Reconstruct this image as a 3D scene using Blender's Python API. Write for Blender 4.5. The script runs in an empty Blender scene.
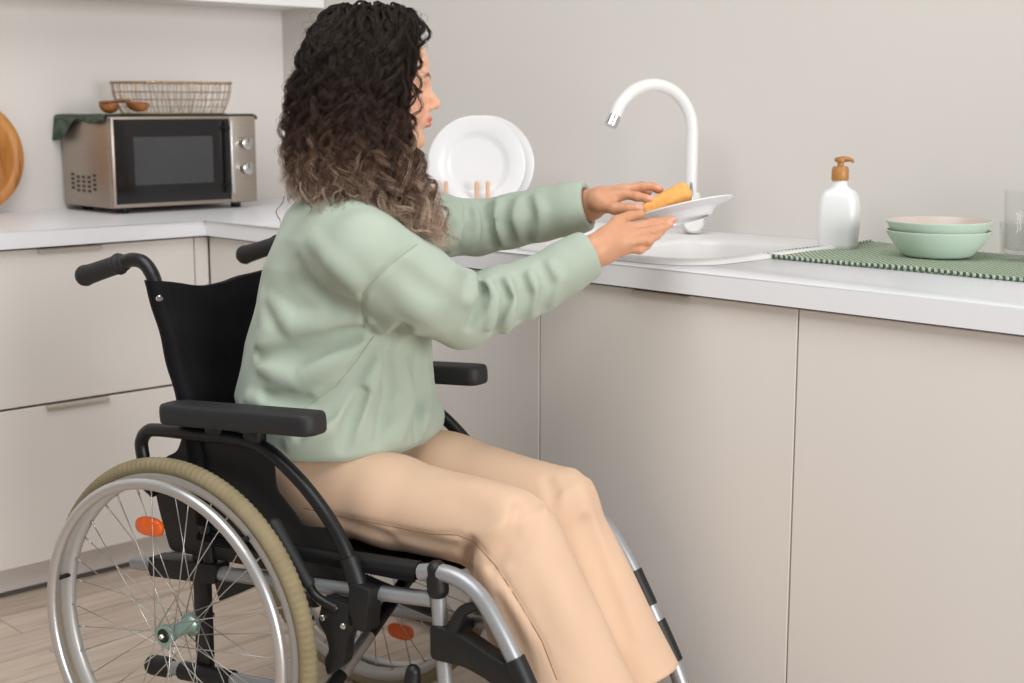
import bpy, bmesh, math, random
import numpy as np
from mathutils import Vector, Matrix, Quaternion
random.seed(7); rng = np.random.default_rng(7)
SC = bpy.context.scene
COL = SC.collection
PI = math.pi

# ------------------------------------------------------------------ camera
FPX, HCAM = 1400.0, 1.182
PITCH, YAW = math.radians(9.47), math.radians(46.4)
FWH = np.array([-math.sin(YAW), math.cos(YAW), 0.0])
RT = np.array([math.cos(YAW), math.sin(YAW), 0.0])
UPZ = np.array([0.0, 0.0, 1.0])
FWD = math.cos(PITCH) * FWH - math.sin(PITCH) * UPZ
CUP = math.cos(PITCH) * UPZ + math.sin(PITCH) * FWH
CAM = np.array([3.783, -2.538, HCAM])

def ray(px, py):
    return FWD + RT * ((px - 512) / FPX) - CUP * ((py - 341.5) / FPX)
def at(px, py, d):                       # point at optical depth d
    return CAM + ray(px, py) * d
def onz(px, py, z):
    r = ray(px, py)
    return CAM + r * ((z - CAM[2]) / r[2])
HD = 0.264
HUB = np.array([1.733, -1.377, 0.0])     # floor point below the near wheel's hub
CS = np.array([math.cos(HD), math.sin(HD), 0.0])
CL = np.array([-math.sin(HD), math.cos(HD), 0.0])
def cw(s, l, z):                         # wheelchair frame -> world
    return HUB + CS * s + CL * l + UPZ * z

cd = bpy.data.cameras.new('camera'); cam = bpy.data.objects.new('camera', cd); COL.objects.link(cam)
cd.sensor_width = 36.0; cd.lens = 36.0 * FPX / 1024.0
M = Matrix.Identity(4)
for i in range(3):
    M[i][0], M[i][1], M[i][2], M[i][3] = RT[i], CUP[i], -FWD[i], CAM[i]
cam.matrix_world = M
cd.clip_start = 0.05
cd.dof.use_dof = True; cd.dof.focus_distance = 2.35; cd.dof.aperture_fstop = 5.0
SC.camera = cam
vs = SC.view_settings
vs.view_transform = 'Standard'; vs.look = 'None'; vs.gamma = 1.0; vs.use_curve_mapping = False
vs.exposure = 0.08

# ------------------------------------------------------------------ colours and materials
def lin(c):
    return tuple((x / 12.92 if x <= 0.04045 else ((x + 0.055) / 1.055) ** 2.4) for x in c)
def rgb(r, g, b):
    return lin((r / 255.0, g / 255.0, b / 255.0)) + (1.0,)

class NT:
    def __init__(s, name):
        s.m = bpy.data.materials.new(name); s.m.use_nodes = True
        s.t = s.m.node_tree; s.b = s.t.nodes['Principled BSDF']
    def n(s, typ, **kw):
        nd = s.t.nodes.new(typ)
        for k, v in kw.items():
            if hasattr(nd, k): setattr(nd, k, v)
        return nd
    def l(s, a, b): s.t.links.new(a, b)
    def coord(s, scale=(1, 1, 1), rot=(0, 0, 0)):
        tc = s.n('ShaderNodeTexCoord'); mp = s.n('ShaderNodeMapping')
        mp.inputs['Scale'].default_value = scale; mp.inputs['Rotation'].default_value = rot
        s.l(tc.outputs['Object'], mp.inputs['Vector']); return mp.outputs['Vector']
    def noise(s, vec, scale, detail=3, rough=0.55):
        nz = s.n('ShaderNodeTexNoise'); nz.inputs['Scale'].default_value = scale
        nz.inputs['Detail'].default_value = detail; nz.inputs['Roughness'].default_value = rough
        if vec is not None: s.l(vec, nz.inputs['Vector'])
        return nz.outputs['Fac']
    def ramp(s, fac, stops):
        r = s.n('ShaderNodeValToRGB'); e = r.color_ramp.elements
        e[0].position, e[0].color = stops[0]; e[1].position, e[1].color = stops[-1]
        for p, c in stops[1:-1]:
            q = e.new(p); q.color = c
        s.l(fac, r.inputs['Fac']); return r.outputs['Color']
    def bump(s, h, strength, dist):
        b = s.n('ShaderNodeBump'); b.inputs['Strength'].default_value = strength
        b.inputs['Distance'].default_value = dist
        s.l(h, b.inputs['Height']); s.l(b.outputs['Normal'], s.b.inputs['Normal'])

def mat(name, col, rough=0.5, metal=0.0, var=0.04, vscale=6.0, bump=0.0, bscale=200.0, spec=0.5, coat=0.0, sheen=0.0, stretch=(1, 1, 1)):
    """A procedural material: base colour with a soft noise variation and a fine bump."""
    k = NT(name); v = k.coord(stretch)
    c0 = tuple(x * (1 - var) for x in col[:3]) + (1,); c1 = tuple(min(1, x * (1 + var)) for x in col[:3]) + (1,)
    k.l(k.ramp(k.noise(v, vscale), [(0.3, c0), (0.7, c1)]), k.b.inputs['Base Color'])
    k.b.inputs['Roughness'].default_value = rough; k.b.inputs['Metallic'].default_value = metal
    k.b.inputs['Specular IOR Level'].default_value = spec
    if coat: k.b.inputs['Coat Weight'].default_value = coat; k.b.inputs['Coat Roughness'].default_value = 0.1
    if sheen: k.b.inputs['Sheen Weight'].default_value = sheen; k.b.inputs['Sheen Roughness'].default_value = 0.5
    if bump: k.bump(k.noise(v, bscale, 2), bump, 0.002)
    return k.m

MT = {}
MT['wall'] = mat('wall_paint', rgb(219, 214, 209), 0.85, var=0.012, vscale=1.5, bump=0.05, bscale=90, spec=0.2)
MT['front'] = mat('cabinet_front', rgb(231, 226, 221), 0.55, var=0.02, vscale=3.0, bump=0.04, bscale=160, spec=0.3, stretch=(1, 1, 0.12))
MT['base_strip'] = mat('dark_grey_strip', rgb(92, 86, 80), 0.7)  # plain dark grey for the line at the plinth foot
MT['carcass'] = mat('cabinet_board', rgb(205, 196, 186), 0.6, var=0.02)
MT['worktop'] = mat('worktop_laminate', rgb(240, 241, 245), 0.32, var=0.01, vscale=4, spec=0.45)
MT['handle_m'] = mat('handle_metal', rgb(196, 186, 175), 0.4, 0.3)
MT['ceramic'] = mat('white_ceramic', rgb(223, 222, 223), 0.2, var=0.006, spec=0.5)
MT['sinkm'] = mat('white_composite', rgb(222, 220, 219), 0.3, var=0.01, spec=0.45)
MT['white_paint'] = mat('white_enamel', rgb(229, 227, 225), 0.25, var=0.008)
MT['white_plastic'] = mat('white_plastic', rgb(230, 230, 231), 0.35, var=0.006)
MT['chrome'] = mat('chrome', rgb(205, 203, 200), 0.18, 1.0, var=0.02)
MT['steel'] = mat('brushed_steel', rgb(172, 160, 148), 0.38, 0.75, var=0.05, vscale=12, bump=0.05, bscale=120, stretch=(1, 1, 22))
MT['black_glass'] = mat('black_glass', rgb(20, 20, 21), 0.08, var=0.1, spec=0.5)
MT['window_glass'] = mat('door_window', rgb(64, 64, 66), 0.15, var=0.08, vscale=10)
MT['black_plastic'] = mat('black_plastic', rgb(16, 16, 17), 0.5, var=0.12, vscale=20, bump=0.05, bscale=400)
MT['black_soft'] = mat('black_foam', rgb(30, 30, 32), 0.6, var=0.1, vscale=20, bump=0.12, bscale=600)
MT['black_tube'] = mat('black_powder_coat', rgb(15, 15, 17), 0.4, var=0.08, vscale=20)
MT['black_cloth'] = mat('black_nylon', rgb(12, 11, 15), 0.8, var=0.15, vscale=30, bump=0.25, bscale=900, spec=0.2)
MT['grey_tube'] = mat('silver_paint', rgb(166, 168, 171), 0.38, 0.55, var=0.05, vscale=160)
MT['alu'] = mat('anodised_aluminium', rgb(196, 194, 192), 0.34, 0.75, var=0.03, vscale=12)
MT['tyre'] = mat('grey_rubber', rgb(138, 126, 98), 0.8, var=0.10, vscale=25, bump=0.2, bscale=150, spec=0.25)
MT['hubm'] = mat('zinc_hub', rgb(160, 186, 176), 0.35, 0.5, var=0.08, vscale=60)
MT['rim'] = mat('wheel_rim', rgb(186, 184, 181), 0.4, 0.35, var=0.03)
MT['spoke'] = mat('steel_spoke', rgb(196, 194, 188), 0.3, 0.85)
MT['orange'] = mat('orange_reflector', rgb(236, 98, 12), 0.3, var=0.12, vscale=60, bump=0.2, bscale=500, coat=0.4)
MT['mint'] = mat('mint_plastic', rgb(200, 218, 204), 0.35, var=0.02, vscale=5)
MT['pump'] = mat('brown_plastic', rgb(176, 122, 62), 0.4, var=0.05, vscale=30)
MT['sponge'] = mat('sponge_foam', rgb(238, 174, 102), 0.9, var=0.10, vscale=110, bump=0.6, bscale=420, spec=0.1)
MT['spoonwood'] = mat('spoon_wood', rgb(150, 92, 44), 0.5, var=0.2, vscale=20, stretch=(1, 6, 1))
MT['pegwood'] = mat('peg_wood', rgb(214, 172, 140), 0.55, var=0.06, vscale=30, stretch=(4, 4, 1))
MT['wire'] = mat('copper_wire', rgb(172, 140, 106), 0.4, 0.5, var=0.1, vscale=60)
MT['shoe'] = mat('white_leather', rgb(225, 222, 216), 0.5, var=0.02, bump=0.1)
MT['sole'] = mat('shoe_sole', rgb(205, 200, 192), 0.7)

def wood_board():
    k = NT('acacia_board'); v = k.coord((3, 14, 2.2), (0.25, 0, 0))
    f = k.noise(v, 2.2, 5, 0.6)
    k.l(k.ramp(f, [(0.28, rgb(120, 66, 22)), (0.45, rgb(186, 122, 60)), (0.6, rgb(200, 138, 72)), (0.78, rgb(150, 88, 34))]), k.b.inputs['Base Color'])
    k.b.inputs['Roughness'].default_value = 0.45; k.bump(f, 0.1, 0.002); return k.m
MT['board'] = wood_board()

def floor_planks():
    k = NT('oak_laminate')
    tc = k.n('ShaderNodeTexCoord'); mp = k.n('ShaderNodeMapping'); mp.inputs['Rotation'].default_value = (0, 0, PI / 2)
    k.l(tc.outputs['Object'], mp.inputs['Vector'])
    br = k.n('ShaderNodeTexBrick'); br.offset = 0.37
    br.inputs['Scale'].default_value = 1.0; br.inputs['Mortar Size'].default_value = 0.0016
    br.inputs['Brick Width'].default_value = 1.25; br.inputs['Row Height'].default_value = 0.135
    br.inputs['Color1'].default_value = (0, 0, 0, 1); br.inputs['Color2'].default_value = (1, 1, 1, 1); br.inputs['Mortar'].default_value = (0.5, 0.5, 0.5, 1)
    k.l(mp.outputs['Vector'], br.inputs['Vector'])
    mp2 = k.n('ShaderNodeMapping'); mp2.inputs['Scale'].default_value = (1.3, 14, 1); k.l(mp.outputs['Vector'], mp2.inputs['Vector'])
    add = k.n('ShaderNodeVectorMath'); add.operation = 'ADD'; k.l(mp2.outputs['Vector'], add.inputs[0]); 
    sc = k.n('ShaderNodeVectorMath'); sc.operation = 'SCALE'; sc.inputs['Scale'].default_value = 9.0
    k.l(br.outputs['Color'], sc.inputs[0]); k.l(sc.outputs['Vector'], add.inputs[1])
    g = k.noise(add.outputs['Vector'], 2.4, 6, 0.62)
    col = k.ramp(g, [(0.2, rgb(150, 131, 116)), (0.42, rgb(196, 178, 162)), (0.6, rgb(208, 191, 176)), (0.85, rgb(220, 204, 190))])
    mx = k.n('ShaderNodeMix', data_type='RGBA'); mx.blend_type = 'MULTIPLY'
    k.l(br.outputs['Fac'], mx.inputs[0]); k.l(col, mx.inputs[6]); mx.inputs[7].default_value = (0.55, 0.5, 0.45, 1)
    hs = k.n('ShaderNodeHueSaturation'); k.l(mx.outputs[2], hs.inputs['Color'])
    mr = k.n('ShaderNodeMapRange'); mr.inputs['To Min'].default_value = 0.9; mr.inputs['To Max'].default_value = 1.06
    k.l(br.outputs['Color'], mr.inputs['Value']); k.l(mr.outputs['Result'], hs.inputs['Value'])
    k.l(hs.outputs['Color'], k.b.inputs['Base Color']); k.b.inputs['Roughness'].default_value = 0.5
    k.bump(g, 0.08, 0.002); return k.m
MT['floor'] = floor_planks()

def weave(name, c_dark, c_light, scale, diag=False, rough=0.9):
    k = NT(name); v = k.coord((1, 1, 1), (0, 0, PI / 4 if diag else 0))
    w1 = k.n('ShaderNodeTexWave'); w1.inputs['Scale'].default_value = scale; w1.bands_direction = 'X'; w1.inputs['Distortion'].default_value = 0.6
    w2 = k.n('ShaderNodeTexWave'); w2.inputs['Scale'].default_value = scale; w2.bands_direction = 'Y'; w2.inputs['Distortion'].default_value = 0.6
    k.l(v, w1.inputs['Vector']); k.l(v, w2.inputs['Vector'])
    mm = k.n('ShaderNodeMath'); mm.operation = 'MULTIPLY'; k.l(w1.outputs['Fac'], mm.inputs[0]); k.l(w2.outputs['Fac'], mm.inputs[1])
    k.l(k.ramp(mm.outputs[0], [(0.05, c_dark), (0.5, c_light)]), k.b.inputs['Base Color'])
    k.b.inputs['Roughness'].default_value = rough; k.b.inputs['Specular IOR Level'].default_value = 0.15
    k.bump(mm.outputs[0], 0.5, 0.002); return k.m
MT['mat'] = weave('herringbone_mat', rgb(112, 130, 106), rgb(198, 208, 190), 34, True)
def cord_mat():
    k = NT('mat_cord'); w1 = k.n('ShaderNodeTexWave'); w1.inputs['Scale'].default_value = 37; w1.bands_direction = 'DIAGONAL'; k.l(k.coord((1.414, 1.414, 0)), w1.inputs['Vector'])
    k.l(k.ramp(w1.outputs['Fac'], [(0.35, rgb(70, 86, 72)), (0.65, rgb(176, 190, 170))]), k.b.inputs['Base Color']); k.b.inputs['Roughness'].default_value = 0.9
    return k.m
MT['cord'] = cord_mat()
MT['bowl_inside'] = mat('taupe_glaze', rgb(206, 192, 182), 0.35, var=0.02)
MT['cloth'] = weave('green_waffle_cloth', rgb(66, 80, 66), rgb(104, 118, 102), 60, False)

def glass_mat():
    k = NT('clear_glass'); k.t.nodes.remove(k.b); out = [n for n in k.t.nodes if n.type == 'OUTPUT_MATERIAL'][0]
    tr = k.n('ShaderNodeBsdfTransparent'); tr.inputs['Color'].default_value = (0.99, 0.994, 0.992, 1)
    gl = k.n('ShaderNodeBsdfGlossy'); gl.inputs['Roughness'].default_value = 0.03
    lw0 = k.n('ShaderNodeLayerWeight'); lw0.inputs['Blend'].default_value = 0.5; pw = k.n('ShaderNodeMath'); pw.operation = 'POWER'; pw.inputs[1].default_value = 4.0; k.l(lw0.outputs['Facing'], pw.inputs[0])
    lw = k.n('ShaderNodeMapRange'); lw.inputs['To Min'].default_value = 0.012; lw.inputs['To Max'].default_value = 0.4; k.l(pw.outputs[0], lw.inputs['Value'])
    nz = k.noise(k.coord(), 30, 1); bp = k.n('ShaderNodeBump'); bp.inputs['Strength'].default_value = 0.004; bp.inputs['Distance'].default_value = 0.001
    k.l(nz, bp.inputs['Height']); k.l(bp.outputs['Normal'], gl.inputs['Normal'])
    mx = k.n('ShaderNodeMixShader'); k.l(lw.outputs['Result'], mx.inputs['Fac']); k.l(tr.outputs['BSDF'], mx.inputs[1]); k.l(gl.outputs['BSDF'], mx.inputs[2])
    k.l(mx.outputs['Shader'], out.inputs['Surface']); return k.m
MT['glass'] = glass_mat()

# ------------------------------------------------------------------ object helpers
def link_mesh(name, me, m, parent=None, smooth=True, loc=None):
    o = bpy.data.objects.new(name, me); COL.objects.link(o)
    if m is not None: me.materials.append(m)
    if smooth: me.polygons.foreach_set('use_smooth', [True] * len(me.polygons))
    if parent is not None: o.parent = parent
    if loc is not None: o.location = loc
    return o
def obj(name, bm, m, parent=None, smooth=True, loc=None, sharp=40):
    me = bpy.data.meshes.new(name)
    bmesh.ops.remove_doubles(bm, verts=bm.verts, dist=1e-6); bmesh.ops.recalc_face_normals(bm, faces=bm.faces)
    if smooth and sharp:
        for e in bm.edges:
            if len(e.link_faces) == 2 and e.calc_face_angle(0) > math.radians(sharp): e.smooth = False
    bm.to_mesh(me); bm.free(); return link_mesh(name, me, m, parent, smooth, loc)
def raw(name, V, F, m, parent=None, smooth=True):
    me = bpy.data.meshes.new(name); me.from_pydata([tuple(map(float, v)) for v in V], [], [tuple(map(int, f)) for f in F]); me.update()
    return link_mesh(name, me, m, parent, smooth)
def tag(o, label=None, cat=None, group=None, kind=None):
    for k, v in (('label', label), ('category', cat), ('group', group), ('kind', kind)):
        if v: o[k] = v
    return o
def thing(name, label, cat, loc=(0, 0, 0), rz=0.0, group=None):
    o = bpy.data.objects.new(name, None); COL.objects.link(o); o.empty_display_size = 0.05
    o.location = tuple(map(float, loc)); o.rotation_euler = (0, 0, rz); return tag(o, label, cat, group)
def dup(o, parent=None):
    c = o.copy(); COL.objects.link(c)
    if parent is not None: c.parent = parent
    for ch in list(o.children): dup(ch, c)
    return c

def add_box(bm, lo, hi, bev=0.0, seg=2, mtx=None):
    lo = Vector(lo); hi = Vector(hi); b2 = bmesh.new()
    bmesh.ops.create_cube(b2, size=1.0)
    for v in b2.verts: v.co = Vector([lo[i] + (v.co[i] + 0.5) * (hi[i] - lo[i]) for i in range(3)])
    if bev > 0: bmesh.ops.bevel(b2, geom=list(b2.edges), offset=bev, segments=seg, profile=0.5, affect='EDGES')
    merge(bm, b2, mtx)
def merge(bm, b2, mtx=None):
    if mtx is not None: b2.transform(mtx)
    mp = {v: bm.verts.new(v.co) for v in b2.verts}
    for f in b2.faces:
        try: bm.faces.new([mp[v] for v in f.verts])
        except ValueError: pass
    b2.free()
def smooth_path(pts, n=6, closed=False):
    P = [np.array(p, float) for p in pts]
    if len(P) < 3: return P
    out = []; N = len(P)
    for i in range(N if closed else N - 1):
        p0 = P[(i - 1) % N] if (closed or i > 0) else 2 * P[0] - P[1]
        p1 = P[i]; p2 = P[(i + 1) % N]
        p3 = P[(i + 2) % N] if (closed or i + 2 < N) else 2 * P[-1] - P[-2]
        for t in np.linspace(0, 1, n, endpoint=False):
            out.append(0.5 * (2 * p1 + (p2 - p0) * t + (2 * p0 - 5 * p1 + 4 * p2 - p3) * t * t + (3 * p1 - p0 - 3 * p2 + p3) * t ** 3))
    if not closed: out.append(P[-1])
    return out
def add_tube(bm, pts, r, sides=12, closed=False, caps=True, smooth=0, round_cap=False, flat=None):
    """Tube along pts; r a number or a list; flat=(a,b) scales the section."""
    R0 = r if hasattr(r, '__len__') else None
    if smooth:
        if R0 is not None:
            q = smooth_path([np.append(np.array(p, float), ri) for p, ri in zip(pts, R0)], smooth, closed)
            pts = [p[:3] for p in q]; R0 = [p[3] for p in q]
        else: pts = smooth_path(pts, smooth, closed)
    P = [Vector(p) for p in pts]; N = len(P)
    R = list(R0) if R0 is not None else [r] * N
    T = []
    for i in range(N):
        a = P[(i - 1) % N] if (closed or i > 0) else P[0]; b = P[(i + 1) % N] if (closed or i < N - 1) else P[-1]
        d = b - a; T.append(d.normalized() if d.length > 1e-9 else Vector((0, 0, 1)))
    if round_cap and not closed:
        newP, newR, newT = [], [], []
        for k in (0.05, 0.35, 0.7, 0.92): 
            a = math.acos(min(1, k)) if False else (1 - k) * PI / 2
            newP.append(P[0] - T[0] * R[0] * math.sin(a)); newR.append(R[0] * math.cos(a)); newT.append(T[0])
        endP, endR, endT = [], [], []
        for k in (0.92, 0.7, 0.35, 0.05):
            a = (1 - k) * PI / 2
            endP.append(P[-1] + T[-1] * R[-1] * math.sin(a)); endR.append(R[-1] * math.cos(a)); endT.append(T[-1])
        P = newP + P + endP; R = newR + R + endR; T = newT + T + endT; N = len(P)
    up = Vector((0, 0, 1)) if abs(T[0].z) < 0.9 else Vector((1, 0, 0))
    u = (up - T[0] * up.dot(T[0])).normalized(); rings = []
    fa, fb = flat if flat else (1, 1)
    for i in range(N):
        if i:
            q = T[i - 1].rotation_difference(T[i]); u = q @ u; u = (u - T[i] * u.dot(T[i])).normalized()
        w = T[i].cross(u)
        rings.append([bm.verts.new(P[i] + (u * math.cos(2 * PI * k / sides) * fa + w * math.sin(2 * PI * k / sides) * fb) * R[i]) for k in range(sides)])
    for i in range(N if closed else N - 1):
        A = rings[i]; B = rings[(i + 1) % N]
        off = 0
        if closed and i == N - 1:
            off = min(range(sides), key=lambda o: (A[0].co - B[o].co).length)
        for k in range(sides):
            bm.faces.new((A[k], A[(k + 1) % sides], B[(k + 1 + off) % sides], B[(k + off) % sides]))
    if caps and not closed:
        bm.faces.new(rings[0][::-1]); bm.faces.new(rings[-1])
def add_lathe(bm, prof, c=(0, 0, 0), seg=32, axis=None, mtx=None, sx=1.0, sy=1.0):
    """Revolve [(r,z)...] about z (or about 'axis' through c)."""
    b2 = bmesh.new(); rings = []
    for r, z in prof:
        if r < 1e-6: rings.append([b2.verts.new((0, 0, z))])
        else: rings.append([b2.verts.new((r * math.cos(2 * PI * k / seg) * sx, r * math.sin(2 * PI * k / seg) * sy, z)) for k in range(seg)])
    for A, B in zip(rings[:-1], rings[1:]):
        for k in range(seg):
            k2 = (k + 1) % seg
            if len(A) == 1 and len(B) == 1: continue
            if len(A) == 1: b2.faces.new((A[0], B[k2], B[k]))
            elif len(B) == 1: b2.faces.new((A[k], A[k2], B[0]))
            else: b2.faces.new((A[k], A[k2], B[k2], B[k]))
    Mx = Matrix.Translation(Vector(c))
    if axis is not None: Mx = Mx @ Vector((0, 0, 1)).rotation_difference(Vector(axis).normalized()).to_matrix().to_4x4()
    merge(bm, b2, Mx if mtx is None else mtx @ Mx)
def add_prism(bm, outline, a, b, axis=1, bev=0.0):
    """Extrude a 2D outline; axis = index of the extruded coordinate."""
    idx = [i for i in range(3) if i != axis]; b2 = bmesh.new()
    def mk(u, v, w):
        p = [0, 0, 0]; p[idx[0]], p[idx[1]], p[axis] = u, v, w; return b2.verts.new(p)
    A = [mk(u, v, a) for u, v in outline]; B = [mk(u, v, b) for u, v in outline]
    b2.faces.new(A[::-1]); b2.faces.new(B); n = len(A)
    for i in range(n): b2.faces.new((A[i], A[(i + 1) % n], B[(i + 1) % n], B[i]))
    bmesh.ops.recalc_face_normals(b2, faces=b2.faces)
    if bev: 
        es = [e for e in b2.edges if (e.verts[0] in A and e.verts[1] in A) or (e.verts[0] in B and e.verts[1] in B)]
        bmesh.ops.bevel(b2, geom=es, offset=bev, segments=2, profile=0.5, affect='EDGES')
    merge(bm, b2)
def rrect(cx, cy, hx, hy, r, n=6):
    out = []
    for k, (sx, sy) in enumerate(((1, 1), (-1, 1), (-1, -1), (1, -1))):
        for t in range(n + 1):
            a = (k + t / n) * PI / 2
            out.append((cx + sx * (hx - r) + r * math.cos(a), cy + sy * (hy - r) + r * math.sin(a)))
    return out
def add_rings(bm, rings, cap0=False, cap1=False, closed=True):
    VR = [[bm.verts.new(p) for p in R] for R in rings]; n = len(VR[0])
    for A, B in zip(VR[:-1], VR[1:]):
        for k in range(n if closed else n - 1): bm.faces.new((A[k], A[(k + 1) % n], B[(k + 1) % n], B[k]))
    if cap0: bm.faces.new(VR[0][::-1])
    if cap1: bm.faces.new(VR[-1])
# ------------------------------------------------------------------ the room
YW = 0.06                       # sink wall plane
def struct(name, bm, m): return tag(obj(name, bm, m, None, False), kind='structure')
bm = bmesh.new(); add_box(bm, (-0.15, -3.4, -0.1), (4.6, YW + 0.15, 0.0)); struct('floor', bm, MT['floor'])
bm = bmesh.new(); add_box(bm, (-0.15, -3.4, 0.0), (0.0, YW, 2.6)); struct('wall_left', bm, MT['wall'])
bm = bmesh.new(); add_box(bm, (-0.15, YW, 0.0), (4.6, YW + 0.15, 2.6)); struct('wall_back', bm, MT['wall'])

# ------------------------------------------------------------------ fitted kitchen
ZW0, ZW1 = 0.857, 0.897
bm = bmesh.new()
b2 = bmesh.new()
out = [(0.001, -1.40), (0.62, -1.40), (0.62, -0.62), (3.07, -0.62), (3.07, YW - 0.001), (0.001, YW - 0.001)]
A = [b2.verts.new((x, y, ZW0)) for x, y in out]; B = [b2.verts.new((x, y, ZW1)) for x, y in out]
b2.faces.new(A[::-1]); b2.faces.new(B)
for i in range(6): b2.faces.new((A[i], A[(i + 1) % 6], B[(i + 1) % 6], B[i]))
es = [e for e in b2.edges if all(v in (B[0], B[1], B[2], B[3], B[4]) for v in e.verts)]
bmesh.ops.bevel(b2, geom=es, offset=0.007, segments=4, profile=0.5, affect='EDGES')
merge(bm, b2)
wt = obj('worktop', bm, MT['worktop'], None, True, sharp=30)
cut = bmesh.new(); add_prism(cut, rrect(2.01, -0.335, 0.150, 0.185, 0.085, 8), 0.80, 1.0, 2)
cuto = obj('cutter', cut, None)
md = wt.modifiers.new('hole', 'BOOLEAN'); md.object = cuto; md.operation = 'DIFFERENCE'; md.solver = 'EXACT'
dg = bpy.context.evaluated_depsgraph_get(); me = bpy.data.meshes.new_from_object(wt.evaluated_get(dg))
wt.modifiers.clear(); wt.data = me; bpy.data.objects.remove(cuto)
tag(wt, 'white L-shaped kitchen worktop with rounded front edge running round the corner', 'worktop')

def panel_box(bm, lo, hi): add_box(bm, lo, hi, 0.0015, 1)
def carcass(root, x0, x1, y0, y1, face, top=True):
    """hollow cabinet body of boards; face 'x' or 'y' tells which side the front is on."""
    bm = bmesh.new(); t = 0.016; z0, z1 = 0.10, 0.852
    if face == 'y':
        add_box(bm, (x0, y0, z0), (x0 + t, y1, z1)); add_box(bm, (x1 - t, y0, z0), (x1, y1, z1))
        add_box(bm, (x0 + t, y0, z0), (x1 - t, y1, z0 + t)); add_box(bm, (x0 + t, y1 - 0.006, z0 + t), (x1 - t, y1, z1))
    else:
        add_box(bm, (x0, y0, z0), (x1, y0 + t, z1)); add_box(bm, (x0, y1 - t, z0), (x1, y1, z1))
        add_box(bm, (x0, y0 + t, z0), (x1, y1 - t, z0 + t)); add_box(bm, (x0, y0 + t, z0 + t), (x0 + 0.006, y1 - t, z1))
    obj('carcass', bm, MT['carcass'], root, False)
def lip_handle(root, c, half, face):
    """thin folded edge pull sitting over the top edge of a front"""
    bm = bmesh.new()
    prof = [(0.0, 0.0), (0.009, -0.0005), (0.011, -0.003), (0.011, -0.0085), (0.009, -0.0085), (0.009, -0.004), (0.0075, -0.0025), (0.0, -0.002)]
    if face == 'x': add_prism(bm, [(c[0] + u, c[2] + v) for u, v in prof], c[1] - half, c[1] + half, 1)
    else: add_prism(bm, [(c[1] - u, c[2] + v) for u, v in prof], c[0] - half, c[0] + half, 0)
    return obj('handle', bm, MT['handle_m'], root, False)

# drawer unit on the left run
t = thing('drawer_cabinet', 'beige base cabinet with two deep drawers under the left worktop', 'cabinet', (0.3, -0.99, 0))
inv = lambda p: (p[0] - 0.3, p[1] + 0.99, p[2])
def put(o, root): o.location = tuple(-root.location[i] for i in range(3)) ; return o
def local(root): 
    for ch in root.children: ch.location = Vector(ch.location) - Vector(root.location)
carcass(t, 0.02, 0.58, -1.34, -0.642, 'x')
for z0, z1 in ((0.4765, 0.851), (0.084, 0.4705)):
    bm = bmesh.new(); add_box(bm, (0.582, -1.338, z0), (0.60, -0.6435, z1), 0.0012, 1)
    d = obj('drawer', bm, MT['front'], t, False); lip_handle(d, (0.598, -0.985, z1 + 0.0005), 0.082, 'x')
bm = bmesh.new(); add_box(bm, (0.53, -1.34, 0.0), (0.545, -0.55, 0.095)); obj('plinth', bm, MT['front'], t, False)
bm = bmesh.new(); add_box(bm, (0.5452, -1.34, 0.0), (0.549, -0.55, 0.011), 0.001, 1); obj('plinth_strip', bm, MT['base_strip'], t, False)  # thin dark strip along the bottom of the plinth
bm = bmesh.new(); add_box(bm, (0.582, -0.640, 0.084), (0.60, -0.601, 0.851), 0.001, 1); obj('corner_filler', bm, MT['front'], t, False)
local(t)

def door_cabinet(x0, x1, label, handle=True, hx=None):
    t = thing('base_cabinet', label, 'cabinet', ((x0 + x1) / 2, -0.3, 0), 0, 'door cabinets under the sink worktop')
    carcass(t, x0 + 0.001, x1 - 0.001, -0.58, YW - 0.005, 'y')
    bm = bmesh.new(); add_box(bm, (x0 + 0.0015, -0.60, 0.084), (x1 - 0.0015, -0.582, 0.851), 0.0012, 1)
    d = obj('door', bm, MT['front'], t, False)
    if handle: lip_handle(d, (hx or (x0 + x1) / 2, -0.598, 0.8515), 0.066, 'y')
    bm = bmesh.new(); add_box(bm, (x0, -0.545, 0.0), (x1, -0.53, 0.095)); obj('plinth', bm, MT['front'], t, False)
    bm = bmesh.new(); add_box(bm, (x0, -0.549, 0.0), (x1, -0.5452, 0.011), 0.001, 1); obj('plinth_strip', bm, MT['base_strip'], t, False)
    local(t); return t
door_cabinet(0.6035, 1.218, 'beige door cabinet in the corner, hidden behind the wheelchair back')
door_cabinet(1.218, 1.828, 'beige door cabinet behind the far wheelchair armrest')
door_cabinet(1.828, 2.440, 'beige door cabinet under the white sink, right of the knees', True, 2.143)
door_cabinet(2.440, 3.050, 'plain beige door cabinet at far right under the green mat', False)

t = thing('wall_cabinet', 'white wall cabinet over the microwave, only its lower edge in view', 'cabinet', (0.17, -0.9, 1.47))
bm = bmesh.new(); add_box(bm, (0.002, -1.9, 1.485), (0.212, YW - 0.002, 2.2)); obj('carcass', bm, MT['front'], t, False)
for k in range(3):
    bm = bmesh.new(); y0 = -1.9 + k * 0.653; add_box(bm, (0.214, y0 + 0.0015, 1.481), (0.232, y0 + 0.6515, 2.2), 0.001, 1); obj('door', bm, MT['white_paint'], t, False)
local(t)

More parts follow.
